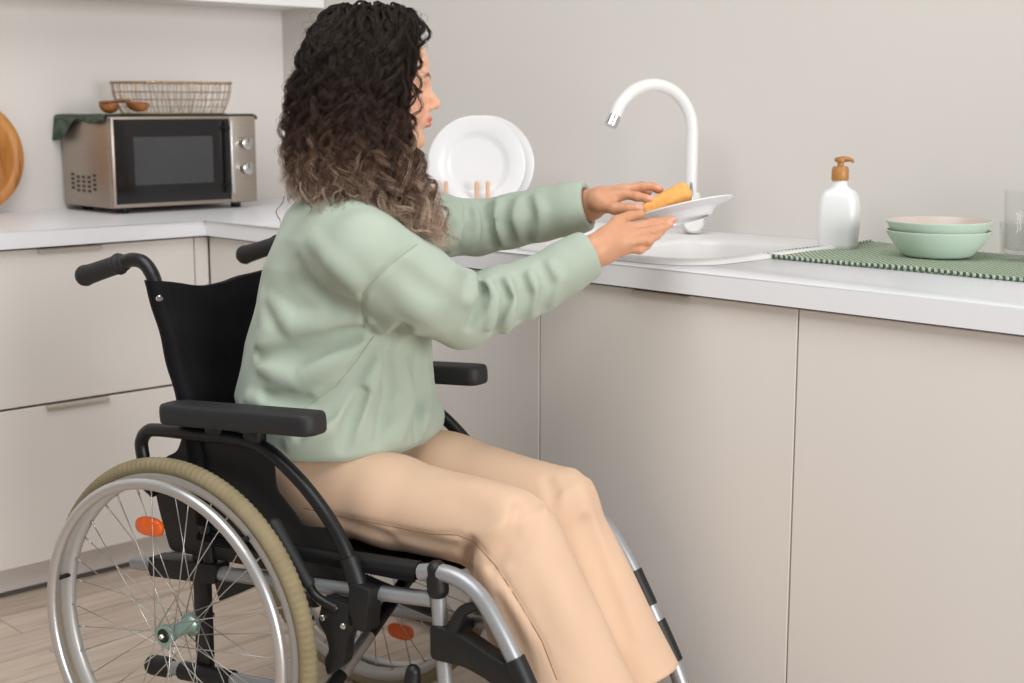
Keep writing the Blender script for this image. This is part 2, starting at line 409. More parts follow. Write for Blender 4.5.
# ------------------------------------------------------------------ sink, tap
SX, SY = 1.93, -0.295
bm = bmesh.new()
def rr3(hx, hy, r, z, cx=SX, cy=SY): return [(x, y, z) for x, y in rrect(cx, cy, hx, hy, r, 8)]
by = -0.335; bx = 2.01
add_rings(bm, [rr3(0.262, 0.277, 0.105, 0.8975), rr3(0.262, 0.277, 0.105, 0.902), rr3(0.258, 0.273, 0.102, 0.9055), rr3(0.250, 0.265, 0.098, 0.907),
               rr3(0.240, 0.255, 0.095, 0.9065), rr3(0.236, 0.251, 0.09, 0.905),
               rr3(0.1500, 0.186, 0.088, 0.9045, bx, by), rr3(0.1440, 0.180, 0.084, 0.902, bx, by), rr3(0.1390, 0.175, 0.08, 0.893, bx, by),
               rr3(0.1330, 0.169, 0.076, 0.78, bx, by), rr3(0.1230, 0.159, 0.07, 0.752, bx, by), rr3(0.1020, 0.138, 0.06, 0.742, bx, by), rr3(0.03, 0.03, 0.029, 0.738, bx, by)], False, True)
add_rings(bm, [rr3(0.262, 0.277, 0.105, 0.8975), rr3(0.1485, 0.1815, 0.086, 0.8975, bx, by), rr3(0.1485, 0.1815, 0.086, 0.887, bx, by), rr3(0.1410, 0.177, 0.08, 0.775, bx, by), rr3(0.1270, 0.163, 0.07, 0.735, bx, by), rr3(0.03, 0.03, 0.029, 0.73, bx, by)], False, True)
s = obj('sink', bm, MT['sinkm'], None, True, sharp=50)
tag(s, 'white inset kitchen sink with rounded corners and raised rim', 'sink')
for k in range(6):
    bm = bmesh.new(); xg = 1.705 + k * 0.019; add_tube(bm, [(xg, -0.50, 0.9045), (xg, -0.49, 0.9052), (xg, -0.16, 0.9052), (xg, -0.15, 0.9045)], 0.0035, 8, flat=(0.5, 1.0)); obj('drainer_rib', bm, MT['sinkm'], s)
bm = bmesh.new(); add_lathe(bm, [(0.0, 0.7395), (0.018, 0.7395), (0.024, 0.7405), (0.028, 0.7412), (0.030, 0.740), (0.030, 0.7385)], (bx, by, 0)); obj('drain', bm, MT['chrome'], s)

FX, FY, FZ = 1.774, -0.070, 0.9052
t = thing('kitchen_tap', 'tall white gooseneck kitchen tap with steel tip behind the sink', 'tap', (FX, FY, FZ))
bm = bmesh.new(); add_lathe(bm, [(0, 0.0), (0.027, 0.0), (0.027, 0.004), (0.024, 0.007), (0.0225, 0.010), (0.0215, 0.02), (0.0215, 0.082), (0.0185, 0.09), (0.0, 0.09)])
obj('body', bm, MT['white_paint'], t)
sd = Vector((-0.30, -0.954, 0)).normalized()
pts = [(0, 0, 0.085), (0, 0, 0.16), (0, 0, 0.215)]; Rr = 0.103
for k in range(0, 13):
    a = PI * k / 12 * 0.885
    p = sd * (Rr - Rr * math.cos(a)); pts.append((p.x, p.y, 0.224 + Rr * math.sin(a) * 1.0))
e = Vector(pts[-1]); dirn = (Vector(pts[-1]) - Vector(pts[-2])).normalized()
bm = bmesh.new(); add_tube(bm, pts, 0.0135, 20, smooth=3); obj('spout', bm, MT['white_paint'], t)
bm = bmesh.new(); add_tube(bm, [e - dirn * 0.001, e + dirn * 0.003, e + dirn * 0.004, e + dirn * 0.024, e + dirn * 0.026], [0.0132, 0.0132, 0.0142, 0.0142, 0.012], 20); obj('aerator', bm, MT['chrome'], t)
side = Vector((0.72, -0.69, 0)).normalized()
bm = bmesh.new(); a0 = Vector((0, 0, 0.027)); add_tube(bm, [a0 + side * 0.015, a0 + side * 0.054, a0 + side * 0.060], [0.025, 0.025, 0.020], 20)
kn = obj('valve_knob', bm, MT['white_paint'], t)
bm = bmesh.new(); a1 = a0 + side * 0.044 + Vector((0, 0, 0.022)); add_tube(bm, [a1, a1 + Vector((-0.004, 0.0, 0.03)) , a1 + Vector((-0.01, 0.004, 0.062))], [0.0045, 0.0042, 0.0036], 10, round_cap=True); obj('lever', bm, MT['chrome'], kn)

# ------------------------------------------------------------------ drying rack and two plates behind the woman
NRM = np.array([0.724, -0.69, 0.0]); SID = np.array([0.69, 0.724, 0.0])
RK = onz(462, 226, 0.897); RK[2] = 0.897
RK = RK - NRM * 0.02
t = thing('dish_rack', 'low wooden dish rack with round pegs, mostly hidden behind the sleeve', 'dish rack', RK)
bm = bmesh.new()
for o in (-0.045, 0.045): add_tube(bm, [NRM * o - SID * 0.13 + UPZ * 0.016, NRM * o + SID * 0.13 + UPZ * 0.016], 0.0125, 12)
obj('rail', bm, MT['pegwood'], t)
for o in (-0.11, 0.11):
    bm = bmesh.new(); add_tube(bm, [SID * o - NRM * 0.06 + UPZ * 0.007, SID * o + NRM * 0.06 + UPZ * 0.007], 0.007, 10); obj('crossbar', bm, MT['pegwood'], t)
for o in (-0.045, 0.045):
    for k in (-0.064, -0.037, 0.037, 0.064):
        q = SID * k + NRM * o
        bm = bmesh.new(); add_tube(bm, [q + UPZ * 0.02, q + UPZ * 0.106], 0.0052, 10, round_cap=True); obj('peg', bm, MT['pegwood'], t)
def plate_prof(R): 
    return [(0, 0.004), (R * 0.52, 0.004), (R * 0.57, 0.005), (R * 0.64, 0.012), (R * 0.70, 0.0155), (R * 0.97, 0.021), (R, 0.0225), (R * 1.0, 0.0245), (R * 0.985, 0.0252),
            (R * 0.71, 0.0195), (R * 0.655, 0.0165), (R * 0.58, 0.0085), (R * 0.52, 0.0075), (0, 0.0075)]
def plate_full(R):
    return [(0, 0.003), (R * 0.50, 0.003), (R * 0.505, 0.0), (R * 0.54, 0.0), (R * 0.57, 0.004)] + plate_prof(R)[3:]
def plate(name_label, c, n, R, group=None):
    bm = bmesh.new(); add_lathe(bm, plate_full(R), (0, 0, 0), 64, axis=n)
    o = obj('plate', bm, MT['ceramic'], None, True, sharp=60); o.location = tuple(map(float, c)); return tag(o, name_label, 'plate', group)
tilt = np.array([0.0, 0.0, 0.07])
z0 = 0.897 + 0.0315
R1 = 0.118
pc = RK + NRM * 0.020 + SID * 0.036; pc[2] = z0 + R1 * 0.985
plate('front white plate standing in the rack, its round well facing out', pc - NRM * 0.020, NRM + tilt, R1, 'white plates standing in the dish rack')
pc2 = RK - NRM * 0.008 + SID * 0.058; pc2[2] = z0 + R1 * 0.985
plate('rear white plate in the rack, its rim peeking out right of the front plate', pc2 - NRM * 0.020, NRM + tilt, R1, 'white plates standing in the dish rack')

# ------------------------------------------------------------------ soap, mat, bowls, tumblers
SB = np.array([2.128, -0.022, 0.9075]); yawb = math.radians(20)
SB = onz(841, 246, 0.9075) + FWH * 0.03; SB[2] = 0.8975
t = thing('soap_dispenser', 'white soap bottle with brown pump beside the sink', 'soap dispenser', SB, yawb)
bm = bmesh.new()
secs = [(0.000, 0.031, 0.022), (0.003, 0.0345, 0.025), (0.012, 0.0375, 0.0275), (0.05, 0.0405, 0.030), (0.085, 0.0395, 0.0295), (0.107, 0.036, 0.027), (0.118, 0.030, 0.023), (0.125, 0.021, 0.018), (0.130, 0.0155, 0.0155), (0.136, 0.0145, 0.0145), (0.150, 0.0145, 0.0145)]
add_rings(bm, [[(x, y, z) for x, y in rrect(0, 0, hx, hy, min(hx, hy) * (0.5 if z < 0.12 else 0.98), 8)] for z, hx, hy in secs], True, True)
obj('bottle', bm, MT['white_plastic'], t, sharp=50)
bm = bmesh.new(); add_lathe(bm, [(0, 0.140), (0.0165, 0.140), (0.0172, 0.142), (0.0172, 0.162), (0.0155, 0.165), (0.0155, 0.168), (0.008, 0.1685), (0.0065, 0.170), (0.0065, 0.177), (0.0095, 0.1775), (0.0105, 0.181), (0.0095, 0.185), (0, 0.186)])
pmp = obj('pump', bm, MT['pump'], t)
nd = Vector((0.95, -0.1, 0)).normalized()
bm = bmesh.new(); add_tube(bm, [Vector((-0.008, 0, 0.1815)) , Vector((0.005, 0, 0.1825)), nd * 0.018 + Vector((0, 0, 0.1825)), nd * 0.024 + Vector((0, 0, 0.1805)), nd * 0.0255 + Vector((0, 0, 0.178))], [0.005, 0.0062, 0.0044, 0.0036, 0.003], 12, smooth=3, round_cap=True); obj('nozzle', bm, MT['pump'], pmp)

t = thing('drying_mat', 'green woven mat with corded edge on the right worktop', 'mat', (2.55, -0.15, ZW1))
MX0, MX1, MY0, MY1 = 2.172, 3.02, -0.335, 0.045
def mat_z(x, y):
    return 0.0044 + 0.0012 * math.sin(x * 17 + y * 9) + 0.0035 * math.exp(-((x - MX0) / 0.045) ** 2) * (0.6 + 0.4 * math.sin(y * 24)) 
nx, ny = 100, 44; V, F = [], []
for lev in (1, 0):
    for i in range(nx + 1):
        for j in range(ny + 1):
            x = MX0 + (MX1 - MX0) * i / nx; y = MY0 + (MY1 - MY0) * j / ny
            V.append((x - 2.55, y + 0.15, (mat_z(x, y) if lev else 0.0004)))
NV = (nx + 1) * (ny + 1)
for i in range(nx):
    for j in range(ny):
        a = i * (ny + 1) + j; F.append((a, a + ny + 1, a + ny + 2, a + 1)); F.append((NV + a, NV + a + 1, NV + a + ny + 2, NV + a + ny + 1))
rim = [i * (ny + 1) for i in range(nx + 1)] + [nx * (ny + 1) + j for j in range(1, ny + 1)] + [i * (ny + 1) + ny for i in range(nx - 1, -1, -1)] + [j for j in range(ny - 1, 0, -1)]
for a, b in zip(rim, rim[1:] + rim[:1]): F.append((b, a, NV + a, NV + b))
raw('mat_cloth', V, F, MT['mat'], t)
bm = bmesh.new()
def bead(pa, pb, pitch):
    n = int(np.linalg.norm(np.array(pb) - np.array(pa)) / pitch); pts, rs = [], []
    for k in range(n * 6 + 1):
        u = k / (n * 6); x = pa[0] + (pb[0] - pa[0]) * u; y = pa[1] + (pb[1] - pa[1]) * u
        pts.append((x - 2.55, y + 0.15, mat_z(x, y) + 0.0008)); rs.append(0.0022 + 0.0019 * abs(math.sin(PI * k / 6)))
    add_tube(bm, pts, rs, 8)
bead((MX0 - 0.002, MY0), (MX1, MY0), 0.0085); bead((MX0, MY0), (MX0, MY1), 0.0085)
obj('corded_edge', bm, MT['cord'], t, sharp=0)

def bowl(z, label):
    R = 0.097
    prof = [(0, 0.0), (0.058, 0.0), (0.0615, 0.001), (0.067, 0.005), (0.080, 0.020), (0.0905, 0.035), (0.0955, 0.044), (R, 0.0470), (R + 0.0005, 0.0485), (R - 0.0015, 0.0493), (0.0930, 0.044), (0.0875, 0.0345), (0.077, 0.021), (0.064, 0.0085), (0.056, 0.004), (0, 0.004)]
    bm = bmesh.new(); add_lathe(bm, prof, (0, 0, 0), 72)
    o = obj('bowl', bm, MT['mint'], None, True, sharp=50); o.location = (BW[0], BW[1], z); o.data.materials.append(MT['bowl_inside'])
    for f in o.data.polygons:
        if f.normal.z > 0.2 and 0.0035 < f.center.z < 0.047: f.material_index = 1
    tag(o, label, 'bowl', 'mint bowls stacked on the mat'); return o
BW = onz(946, 260, ZW1 + 0.005) + FWH * 0.055
bowl(ZW1 + 0.0072, 'lower mint green bowl of the pair stacked on the green mat')
bowl(ZW1 + 0.0072 + 0.0185, 'upper mint green bowl nested in the other one on the mat')

GC = onz(1034, 261, ZW1 + 0.005) + FWH * 0.025
def tumbler(z, r0, r1, h, label):
    prof = [(0, 0.0), (r0 - 0.003, 0.0), (r0, 0.003), (r1, h - 0.0015), (r1 - 0.0008, h), (r1 - 0.002, h - 0.0012), (r0 - 0.0028, 0.011), (r0 - 0.007, 0.008), (0, 0.0075)]
    bm = bmesh.new(); add_lathe(bm, prof, (0, 0, 0), 56)
    o = obj('glass_tumbler', bm, MT['glass'], None, True, sharp=60); o.location = (GC[0], GC[1], z); return tag(o, label, 'glass', 'clear tumblers stacked on the mat')
tumbler(ZW1 + 0.0072, 0.052, 0.0565, 0.068, 'lower wide clear glass tumbler standing on the green mat')
tumbler(ZW1 + 0.0072 + 0.0085, 0.0475, 0.0505, 0.118, 'upper tall clear glass tumbler standing inside the wider one')

# ------------------------------------------------------------------ microwave corner
MWX0, MWX1, MWY0, MWY1, MWZ0, MWZ1 = 0.012, 0.302, -0.705, -0.247, 0.912, 1.161
MC = np.array([0.16, (MWY0 + MWY1) / 2, ZW1])
t = thing('microwave', 'steel microwave oven with black glass door on the left worktop', 'microwave', MC)
def L3(x, y, z): return (x - MC[0], y - MC[1], z - MC[2])
bm = bmesh.new(); add_box(bm, L3(MWX0, MWY0, MWZ0), L3(MWX1 - 0.014, MWY1, MWZ1), 0.006, 3)
body = obj('housing', bm, MT['steel'], t, sharp=30)
bm = bmesh.new()
for i in range(5):
    for j in range(4):
        x = 0.062 + i * 0.032; z = 0.958 + j * 0.0125 - (0.006 if i in (1, 2, 3) else 0) 
        add_box(bm, L3(x, MWY0 - 0.0012, z), L3(x + 0.017, MWY0 + 0.001, z + 0.007), 0.0008, 1)
obj('vent_slots', bm, MT['black_plastic'], body, False)
for x in (0.05, 0.26):
    for y in (MWY0 + 0.05, MWY1 - 0.05):
        bm = bmesh.new(); add_lathe(bm, [(0, 0), (0.013, 0), (0.015, 0.003), (0.015, 0.017), (0, 0.017)], L3(x, y, ZW1), 16); obj('foot', bm, MT['black_plastic'], t)
YD = -0.335
bm = bmesh.new(); add_box(bm, L3(MWX1 - 0.013, MWY0 + 0.001, MWZ0 + 0.002), L3(MWX1, YD - 0.001, MWZ1 - 0.002), 0.003, 2)
door = obj('door', bm, MT['steel'], t, sharp=30)
bm = bmesh.new(); add_box(bm, L3(MWX1 - 0.004, MWY0 + 0.008, MWZ0 + 0.012), L3(MWX1 + 0.0015, YD - 0.003, MWZ1 - 0.009), 0.0006, 1); obj('door_glass', bm, MT['black_glass'], door, False)
bm = bmesh.new(); add_box(bm, L3(MWX1, -0.640, 0.974), L3(MWX1 + 0.0022, -0.394, 1.104), 0.0004, 1); obj('viewing_window', bm, MT['window_glass'], door, False)
bm = bmesh.new(); yh = -0.345
add_box(bm, L3(MWX1 + 0.020, yh - 0.006, 0.941), L3(MWX1 + 0.030, yh + 0.006, 1.146), 0.003, 2)
obj('handle', bm, MT['alu'], door, sharp=30)
for z in (0.965, 1.125):
    bm = bmesh.new(); add_tube(bm, [L3(MWX1, yh - 0.012, z), L3(MWX1 + 0.018, yh - 0.010, z), L3(MWX1 + 0.024, yh - 0.002, z)], 0.0055, 10); obj('handle_post', bm, MT['black_plastic'], door)
bm = bmesh.new(); add_box(bm, L3(MWX1 - 0.013, YD, MWZ0 + 0.002), L3(MWX1 - 0.001, MWY1 - 0.001, MWZ1 - 0.002), 0.003, 2); cp_ = obj('control_panel', bm, MT['steel'], t, sharp=30)
for z in (1.082, 1.010):
    bm = bmesh.new(); c = L3(MWX1, -0.291, z)
    add_lathe(bm, [(0, 0.026), (0.015, 0.026), (0.0175, 0.0245), (0.0185, 0.021), (0.019, 0.002), (0.021, 0.001), (0.021, -0.003), (0, -0.003)], c, 28, axis=(1, 0, 0))
    kb = obj('knob', bm, MT['chrome'], cp_)
    bm = bmesh.new(); add_box(bm, (c[0] + 0.0255, c[1] - 0.0012, c[2] + 0.002), (c[0] + 0.0268, c[1] + 0.0012, c[2] + 0.0165)); obj('pointer', bm, MT['black_plastic'], kb, False)

# green cloth over the microwave: one draped sheet with hanging ends
ZT = MWZ1 + 0.0012
nu, nv = 70, 36; V, F = [], []
def cloth_pt(u, v):
    x = 0.0 + 0.288 * v; y = -0.845 + u * 0.645     # flat sheet coordinates along the width
    fl = 0.016 + 0.060 / (1 + math.exp((v - 0.30) * 26)) + 0.012 * math.exp(-((v - 0.75) / 0.2) ** 2); fr = 0.035 * (1 - 0.5 * v)
    ya, yb = MWY0 - 0.002, MWY1 + 0.002
    L = (yb - ya); S = u * (fl + L + fr)
    wv = 0.0012 * math.sin(S * 40 + v * 5)
    r = 0.010
    if S < fl:
        h = fl - S
        if h < r * 1.57: a = h / r; return (x, ya - r * math.sin(a) - 0.001, ZT + r * math.cos(a) - r)
        return (x + 0.004 * math.sin(h * 60), ya - r - 0.001 - 0.004 * math.sin(v * 9) - 0.10 * (h - r * 1.57) * (1 - v), ZT - r - (h - r * 1.57))
    if S > fl + L:
        h = S - fl - L
        if h < r * 1.57: a = h / r; return (x, yb + r * math.sin(a) + 0.001, ZT + r * math.cos(a) - r)
        return (x, yb + r + 0.001 + 0.25 * (h - r * 1.57), ZT - r - (h - r * 1.57))
    return (x, ya + (S - fl), ZT + 0.0004 + abs(wv) * 0.6)
for i in range(nu + 1):
    for j in range(nv + 1): V.append(np.array(cloth_pt(i / nu, j / nv)) - MC)
F = [(i * (nv + 1) + j, (i + 1) * (nv + 1) + j, (i + 1) * (nv + 1) + j + 1, i * (nv + 1) + j + 1) for i in range(nu) for j in range(nv)]
V = [v + MC for v in V]
cl = raw('kitchen_cloth', V, F, MT['cloth']); sm = cl.modifiers.new('thickness', 'SOLIDIFY'); sm.thickness = 0.0022; sm.offset = -1
tag(cl, 'dark green cloth draped over the top of the microwave', 'cloth')

# wire basket
BK = np.array([0.165, -0.436, ZT + 0.0045])
t = thing('wire_basket', 'copper coloured wire basket standing on the microwave', 'basket', BK)
def sect(f, n=64):
    g = 1 - (1 - f) ** 2.2; hy, hx, r = 0.137 + 0.027 * g, 0.080 + 0.022 * g, 0.05 + 0.02 * g
    o = rrect(0, 0, hx, hy, r, 8); return [(x, y, 0.086 * f ** 1.0) for x, y in o]
def on_sect(f, a):
    S = sect(f); S.append(S[0]); d = [0]
    for p, q in zip(S[:-1], S[1:]): d.append(d[-1] + math.dist(p, q))
    T = (a % 1.0) * d[-1]
    for k in range(len(S) - 1):
        if d[k + 1] >= T: w = (T - d[k]) / max(1e-9, d[k + 1] - d[k]); return tuple(S[k][i] * (1 - w) + S[k + 1][i] * w for i in range(3))
    return S[-1]
bm = bmesh.new()
for f in (0.0, 0.22, 0.45, 0.7): add_tube(bm, sect(f), 0.0011, 5, closed=True)
for k in range(46):
    a = k / 46 + 0.004 * math.sin(k * 3.1)
    add_tube(bm, [on_sect(f, a + 0.003 * math.sin(k + f * 7)) for f in (0, 0.15, 0.35, 0.6, 0.8, 1.0)], 0.0011, 5)
for k in range(11):
    y = -0.12 + k * 0.024; add_tube(bm, [(-0.08, y, 0.0), (0.08, y, 0.0)], 0.0011, 5)
for k in range(7):
    x = -0.072 + k * 0.024; add_tube(bm, [(x, -0.13, 0.0), (x, 0.13, 0.0)], 0.0011, 5)
obj('wire_mesh', bm, MT['wire'], t)
bm = bmesh.new(); S = sect(1.0); pts = []
for k in range(420):
    a = k / 420; p = Vector(on_sect(1.0, a)); ph = k * 2 * PI / 7; pts.append(p + Vector((0.0018 * math.cos(ph), 0.0018 * math.cos(ph), 0.0028 * math.sin(ph))))
add_tube(bm, pts, 0.0016, 5, closed=True); add_tube(bm, S, 0.002, 6, closed=True); obj('rim', bm, MT['wire'], t)

def spoon(loc, rz, label, tiltx=0.0):
    bm = bmesh.new(); n = 18; top, bot = [], []
    rings = []
    for i in range(n + 1):                       # bowl of the spoon: shallow shell
        a = PI * i / n; x = -0.036 * math.cos(a); w = 0.027 * math.sin(a) ** 0.8 + 0.0003
        ring = []
        for j in range(13):
            b = PI * j / 12; ring.append((x, -w * math.cos(b), 0.026 - 0.025 * math.sin(b) * math.sin(a) ** 0.6))
        for j in range(13):
            b = PI * (12 - j) / 12; ring.append((x * 0.93, -w * 0.88 * math.cos(b), 0.0262 - 0.0195 * math.sin(b) * math.sin(a) ** 0.6))
        rings.append(ring)
    add_rings(bm, rings, True, True)
    add_tube(bm, [(0.033, 0, 0.0235), (0.055, 0, 0.025), (0.10, 0, 0.018), (0.17, 0, 0.0085)], [0.0055, 0.0048, 0.0045, 0.0055], 10, smooth=3, round_cap=True)
    o = obj('wooden_spoon', bm, MT['spoonwood'], None, True, sharp=60); o.location = loc; o.rotation_euler = (0, tiltx, rz)
    return tag(o, label, 'spoon', 'wooden spoons on the microwave')
spoon((0.250, -0.678, ZT + 0.004), math.radians(150), 'left brown wooden spoon on the microwave, its bowl nearest the cloth corner')
spoon((0.274, -0.608, ZT + 0.0085), math.radians(187), 'right brown wooden spoon lying against the wire basket on the microwave', -0.10)

bm = bmesh.new(); Rb = 0.155
add_lathe(bm, [(0, 0), (Rb - 0.004, 0), (Rb, 0.004), (Rb, 0.016), (Rb - 0.005, 0.020), (Rb - 0.022, 0.020), (Rb - 0.025, 0.0175), (Rb - 0.030, 0.0175), (Rb - 0.033, 0.020), (0, 0.020)], (0, 0, 0), 72, axis=(1, 0, 0.10))
cb = obj('cutting_board', bm, MT['board'], None, True, sharp=40); cb.location = (0.022, -0.985, 0.898 + Rb * 0.995 + 0.0022)
tag(cb, 'round wooden cutting board leaning on the wall at the left edge', 'cutting board')

# ------------------------------------------------------------------ light: daylight through the room's windows behind the camera, and the ceiling lamp
w = bpy.data.worlds.new('room_light'); SC.world = w; w.use_nodes = True
bg = w.node_tree.nodes['Background']; bg.inputs['Color'].default_value = (1.0, 0.985, 0.965, 1); bg.inputs['Strength'].default_value = 0.27
def area(name, loc, target, sx, sy, energy, col=(1, 1, 1)):
    ld = bpy.data.lights.new(name, 'AREA'); ld.shape = 'RECTANGLE'; ld.size = sx; ld.size_y = sy; ld.energy = energy; ld.color = col
    o = bpy.data.objects.new(name, ld); COL.objects.link(o); o.location = loc
    o.rotation_euler = (Vector(target) - Vector(loc)).to_track_quat('-Z', 'Y').to_euler(); return o
area('window_light', (9.0, -1.5, 1.7), (0.0, -0.9, 1.1), 3.2, 2.4, 318, (1.0, 0.995, 0.99))
area('ceiling_light', (2.5, -2.0, 2.9), (2.4, -1.4, 0.8), 2.4, 1.8, 52, (1.0, 0.995, 0.985))
# ------------------------------------------------------------------ the wheelchair (local frame: x forward, y to its left, z up)
CH = thing('wheelchair', 'black and silver manual wheelchair with the woman sitting in it', 'wheelchair', HUB, HD)
WT = 0.54                                    # distance between the two wheel planes
def V3(s, l, z, far=False): return Vector((s, WT - l if far else l, z))

def make_wheel(rot, far):
    sg = 1 if far else -1                    # outward direction along y
    bm = bmesh.new(); n = 96
    prof = [(0.2785, 0.0120), (0.2765, 0.0132), (0.264, 0.0112), (0.2565, 0.006), (0.2555, 0.0), (0.2565, -0.006), (0.264, -0.0112), (0.2765, -0.0132), (0.2785, -0.0120), (0.270, -0.006), (0.270, 0.006)]
    rings = [[(r * math.cos(2 * PI * k / n), y, r * math.sin(2 * PI * k / n)) for r, y in prof] for k in range(n)]
    VR = [[bm.verts.new(p) for p in R] for R in rings]; m = len(prof)
    for k in range(n):
        A, B = VR[k], VR[(k + 1) % n]
        for j in range(m): bm.faces.new((A[j], A[(j + 1) % m], B[(j + 1) % m], B[j]))
    wh = obj('wheel', bm, MT['rim'], CH, True, sharp=50); wh.location = V3(0, 0, 0.3, far); wh.rotation_euler = (0, rot, 0)
    # tyre with a ribbed tread
    bm = bmesh.new(); n, m = 640, 20; rings = []
    for k in range(n):
        a = 2 * PI * k / n; ring = []
        for j in range(m):
            b = 2 * PI * j / m; rr = 0.0168
            if math.cos(b) > 0.25 and (k % 4) < 2 and 0.28 < abs(math.sin(b)) < 0.96: rr -= 0.0011
            R = 0.2865 + rr * 0.90 * math.cos(b); ring.append((R * math.cos(a), rr * math.sin(b), R * math.sin(a)))
        rings.append(ring)
    VR = [[bm.verts.new(p) for p in R] for R in rings]
    for k in range(n):
        A, B = VR[k], VR[(k + 1) % n]
        for j in range(m): bm.faces.new((A[j], A[(j + 1) % m], B[(j + 1) % m], B[j]))
    obj('tyre', bm, MT['tyre'], wh, True, sharp=0)
    bm = bmesh.new(); C0 = [(0.265 * math.cos(2 * PI * k / 96), sg * 0.040, 0.265 * math.sin(2 * PI * k / 96)) for k in range(96)]
    add_tube(bm, C0, 0.0098, 16, closed=True); obj('handrim', bm, MT['alu'], wh)
    for k in range(6):
        a = 2 * PI * k / 6 + 2.93 + rot
        bm = bmesh.new(); c, s_ = math.cos(a), math.sin(a)
        add_tube(bm, [(0.262 * c, sg * 0.006, 0.262 * s_), (0.263 * c, sg * 0.034, 0.263 * s_)], 0.0042, 10); obj('handrim_post', bm, MT['black_plastic'], wh)
    bm = bmesh.new()
    for y in (-0.031, 0.031):
        add_lathe(bm, [(0.0, -0.0022), (0.0205, -0.0022), (0.0212, 0.0), (0.0205, 0.0022), (0.0, 0.0022)], (0, y, 0), 36, axis=(0, 1, 0))
    add_lathe(bm, [(0.019, -0.031), (0.0145, -0.026), (0.0125, -0.018), (0.0125, 0.018), (0.0145, 0.026), (0.019, 0.031)], (0, 0, 0), 28, axis=(0, 1, 0))
    hb = obj('hub', bm, MT['hubm'], wh, True, sharp=40)
    bm = bmesh.new(); add_lathe(bm, [(0, 0.037), (0.008, 0.037), (0.0115, 0.036), (0.0125, 0.0335), (0.0125, 0.030), (0, 0.030)], (0, 0, 0), 24, axis=(0, sg, 0)); obj('hub_cap', bm, MT['black_plastic'], hb)
    bm = bmesh.new(); add_lathe(bm, [(0, 0.042), (0.003, 0.042), (0.0045, 0.0405), (0.0055, 0.036), (0, 0.036)], (0, 0, 0), 16, axis=(0, sg, 0)); obj('axle_nut', bm, MT['chrome'], hb)
    bm = bmesh.new(); add_tube(bm, [(0, -sg * 0.028, 0), (0, -sg * 0.085, 0)], 0.006, 12); obj('axle', bm, MT['chrome'], hb)
    bm = bmesh.new()
    for k in range(36):
        a_r = 2 * PI * k / 36; fl = 0.031 if k % 2 else -0.031
        dirn = 1 if (k // 2) % 2 else -1
        a_h = a_r + dirn * 1.28
        p = Vector((0.0185 * math.cos(a_h), fl + (0.003 if fl > 0 else -0.003) * dirn, 0.0185 * math.sin(a_h))); q = Vector((0.2575 * math.cos(a_r), 0.003 * (1 if fl > 0 else -1), 0.2575 * math.sin(a_r)))
        add_tube(bm, [p, p + (q - p) * 0.93], 0.0010, 6); add_tube(bm, [p + (q - p) * 0.93, q], 0.0018, 6)
    obj('spokes', bm, MT['spoke'], wh)
    bm = bmesh.new(); R0 = 0.184
    a0 = math.radians(106) if not far else math.radians(-66)
    c, s_ = math.cos(a0 + rot), math.sin(a0 + rot)
    b2 = bmesh.new(); rings = []
    for f, d in ((1.0, -0.004), (1.0, 0.001), (0.93, 0.0045), (0.7, 0.0062), (0.3, 0.0068)):
        rings.append([(0.031 * f * math.copysign(abs(math.cos(t)) ** 0.75, math.cos(t)), sg * (0.006 + d), 0.0165 * f * math.copysign(abs(math.sin(t)) ** 0.75, math.sin(t))) for t in np.linspace(0, 2 * PI, 40, endpoint=False)])
    add_rings(b2, rings, True, True)
    Mx = Matrix.Translation((R0 * c, 0, R0 * s_)) @ Matrix.Rotation(-(rot), 4, 'Y')
    merge(bm, b2, Mx)
    obj('reflector', bm, MT['orange'], wh, True, sharp=60)
    return wh
make_wheel(0.0, False); make_wheel(0.3, True)

def tube(name, pts, r, m, far=False, parent=CH, sides=14, smooth=6, l=None, rc=False, flat=None):
    bm = bmesh.new(); P = [V3(p[0], l if l is not None else p[1], p[-1], far) for p in pts]
    add_tube(bm, P, r, sides, smooth=smooth if len(P) > 2 else 0, round_cap=rc, flat=flat); return obj(name, bm, m, parent)
def plate_part(name, outline, l0, l1, m, far=False, bev=0.002, parent=CH):
    bm = bmesh.new(); a, b = (l0, l1) if not far else (WT - l1, WT - l0)
    add_prism(bm, outline, a, b, 1, bev); return obj(name, bm, m, parent, True, sharp=35)
def round_poly(pts, r=0.008, n=4):
    out = []; N = len(pts)
    for i in range(N):
        p0, p1, p2 = (np.array(pts[(i + k) % N], float) for k in (-1, 0, 1))
        d0 = p0 - p1; d2 = p2 - p1; l0 = np.linalg.norm(d0); l2 = np.linalg.norm(d2); rr = min(r, l0 * 0.45, l2 * 0.45)
        a = p1 + d0 / l0 * rr; b = p1 + d2 / l2 * rr
        for t in np.linspace(0, 1, n): out.append(tuple((1 - t) ** 2 * a + 2 * t * (1 - t) * p1 + t * t * b))
    return out

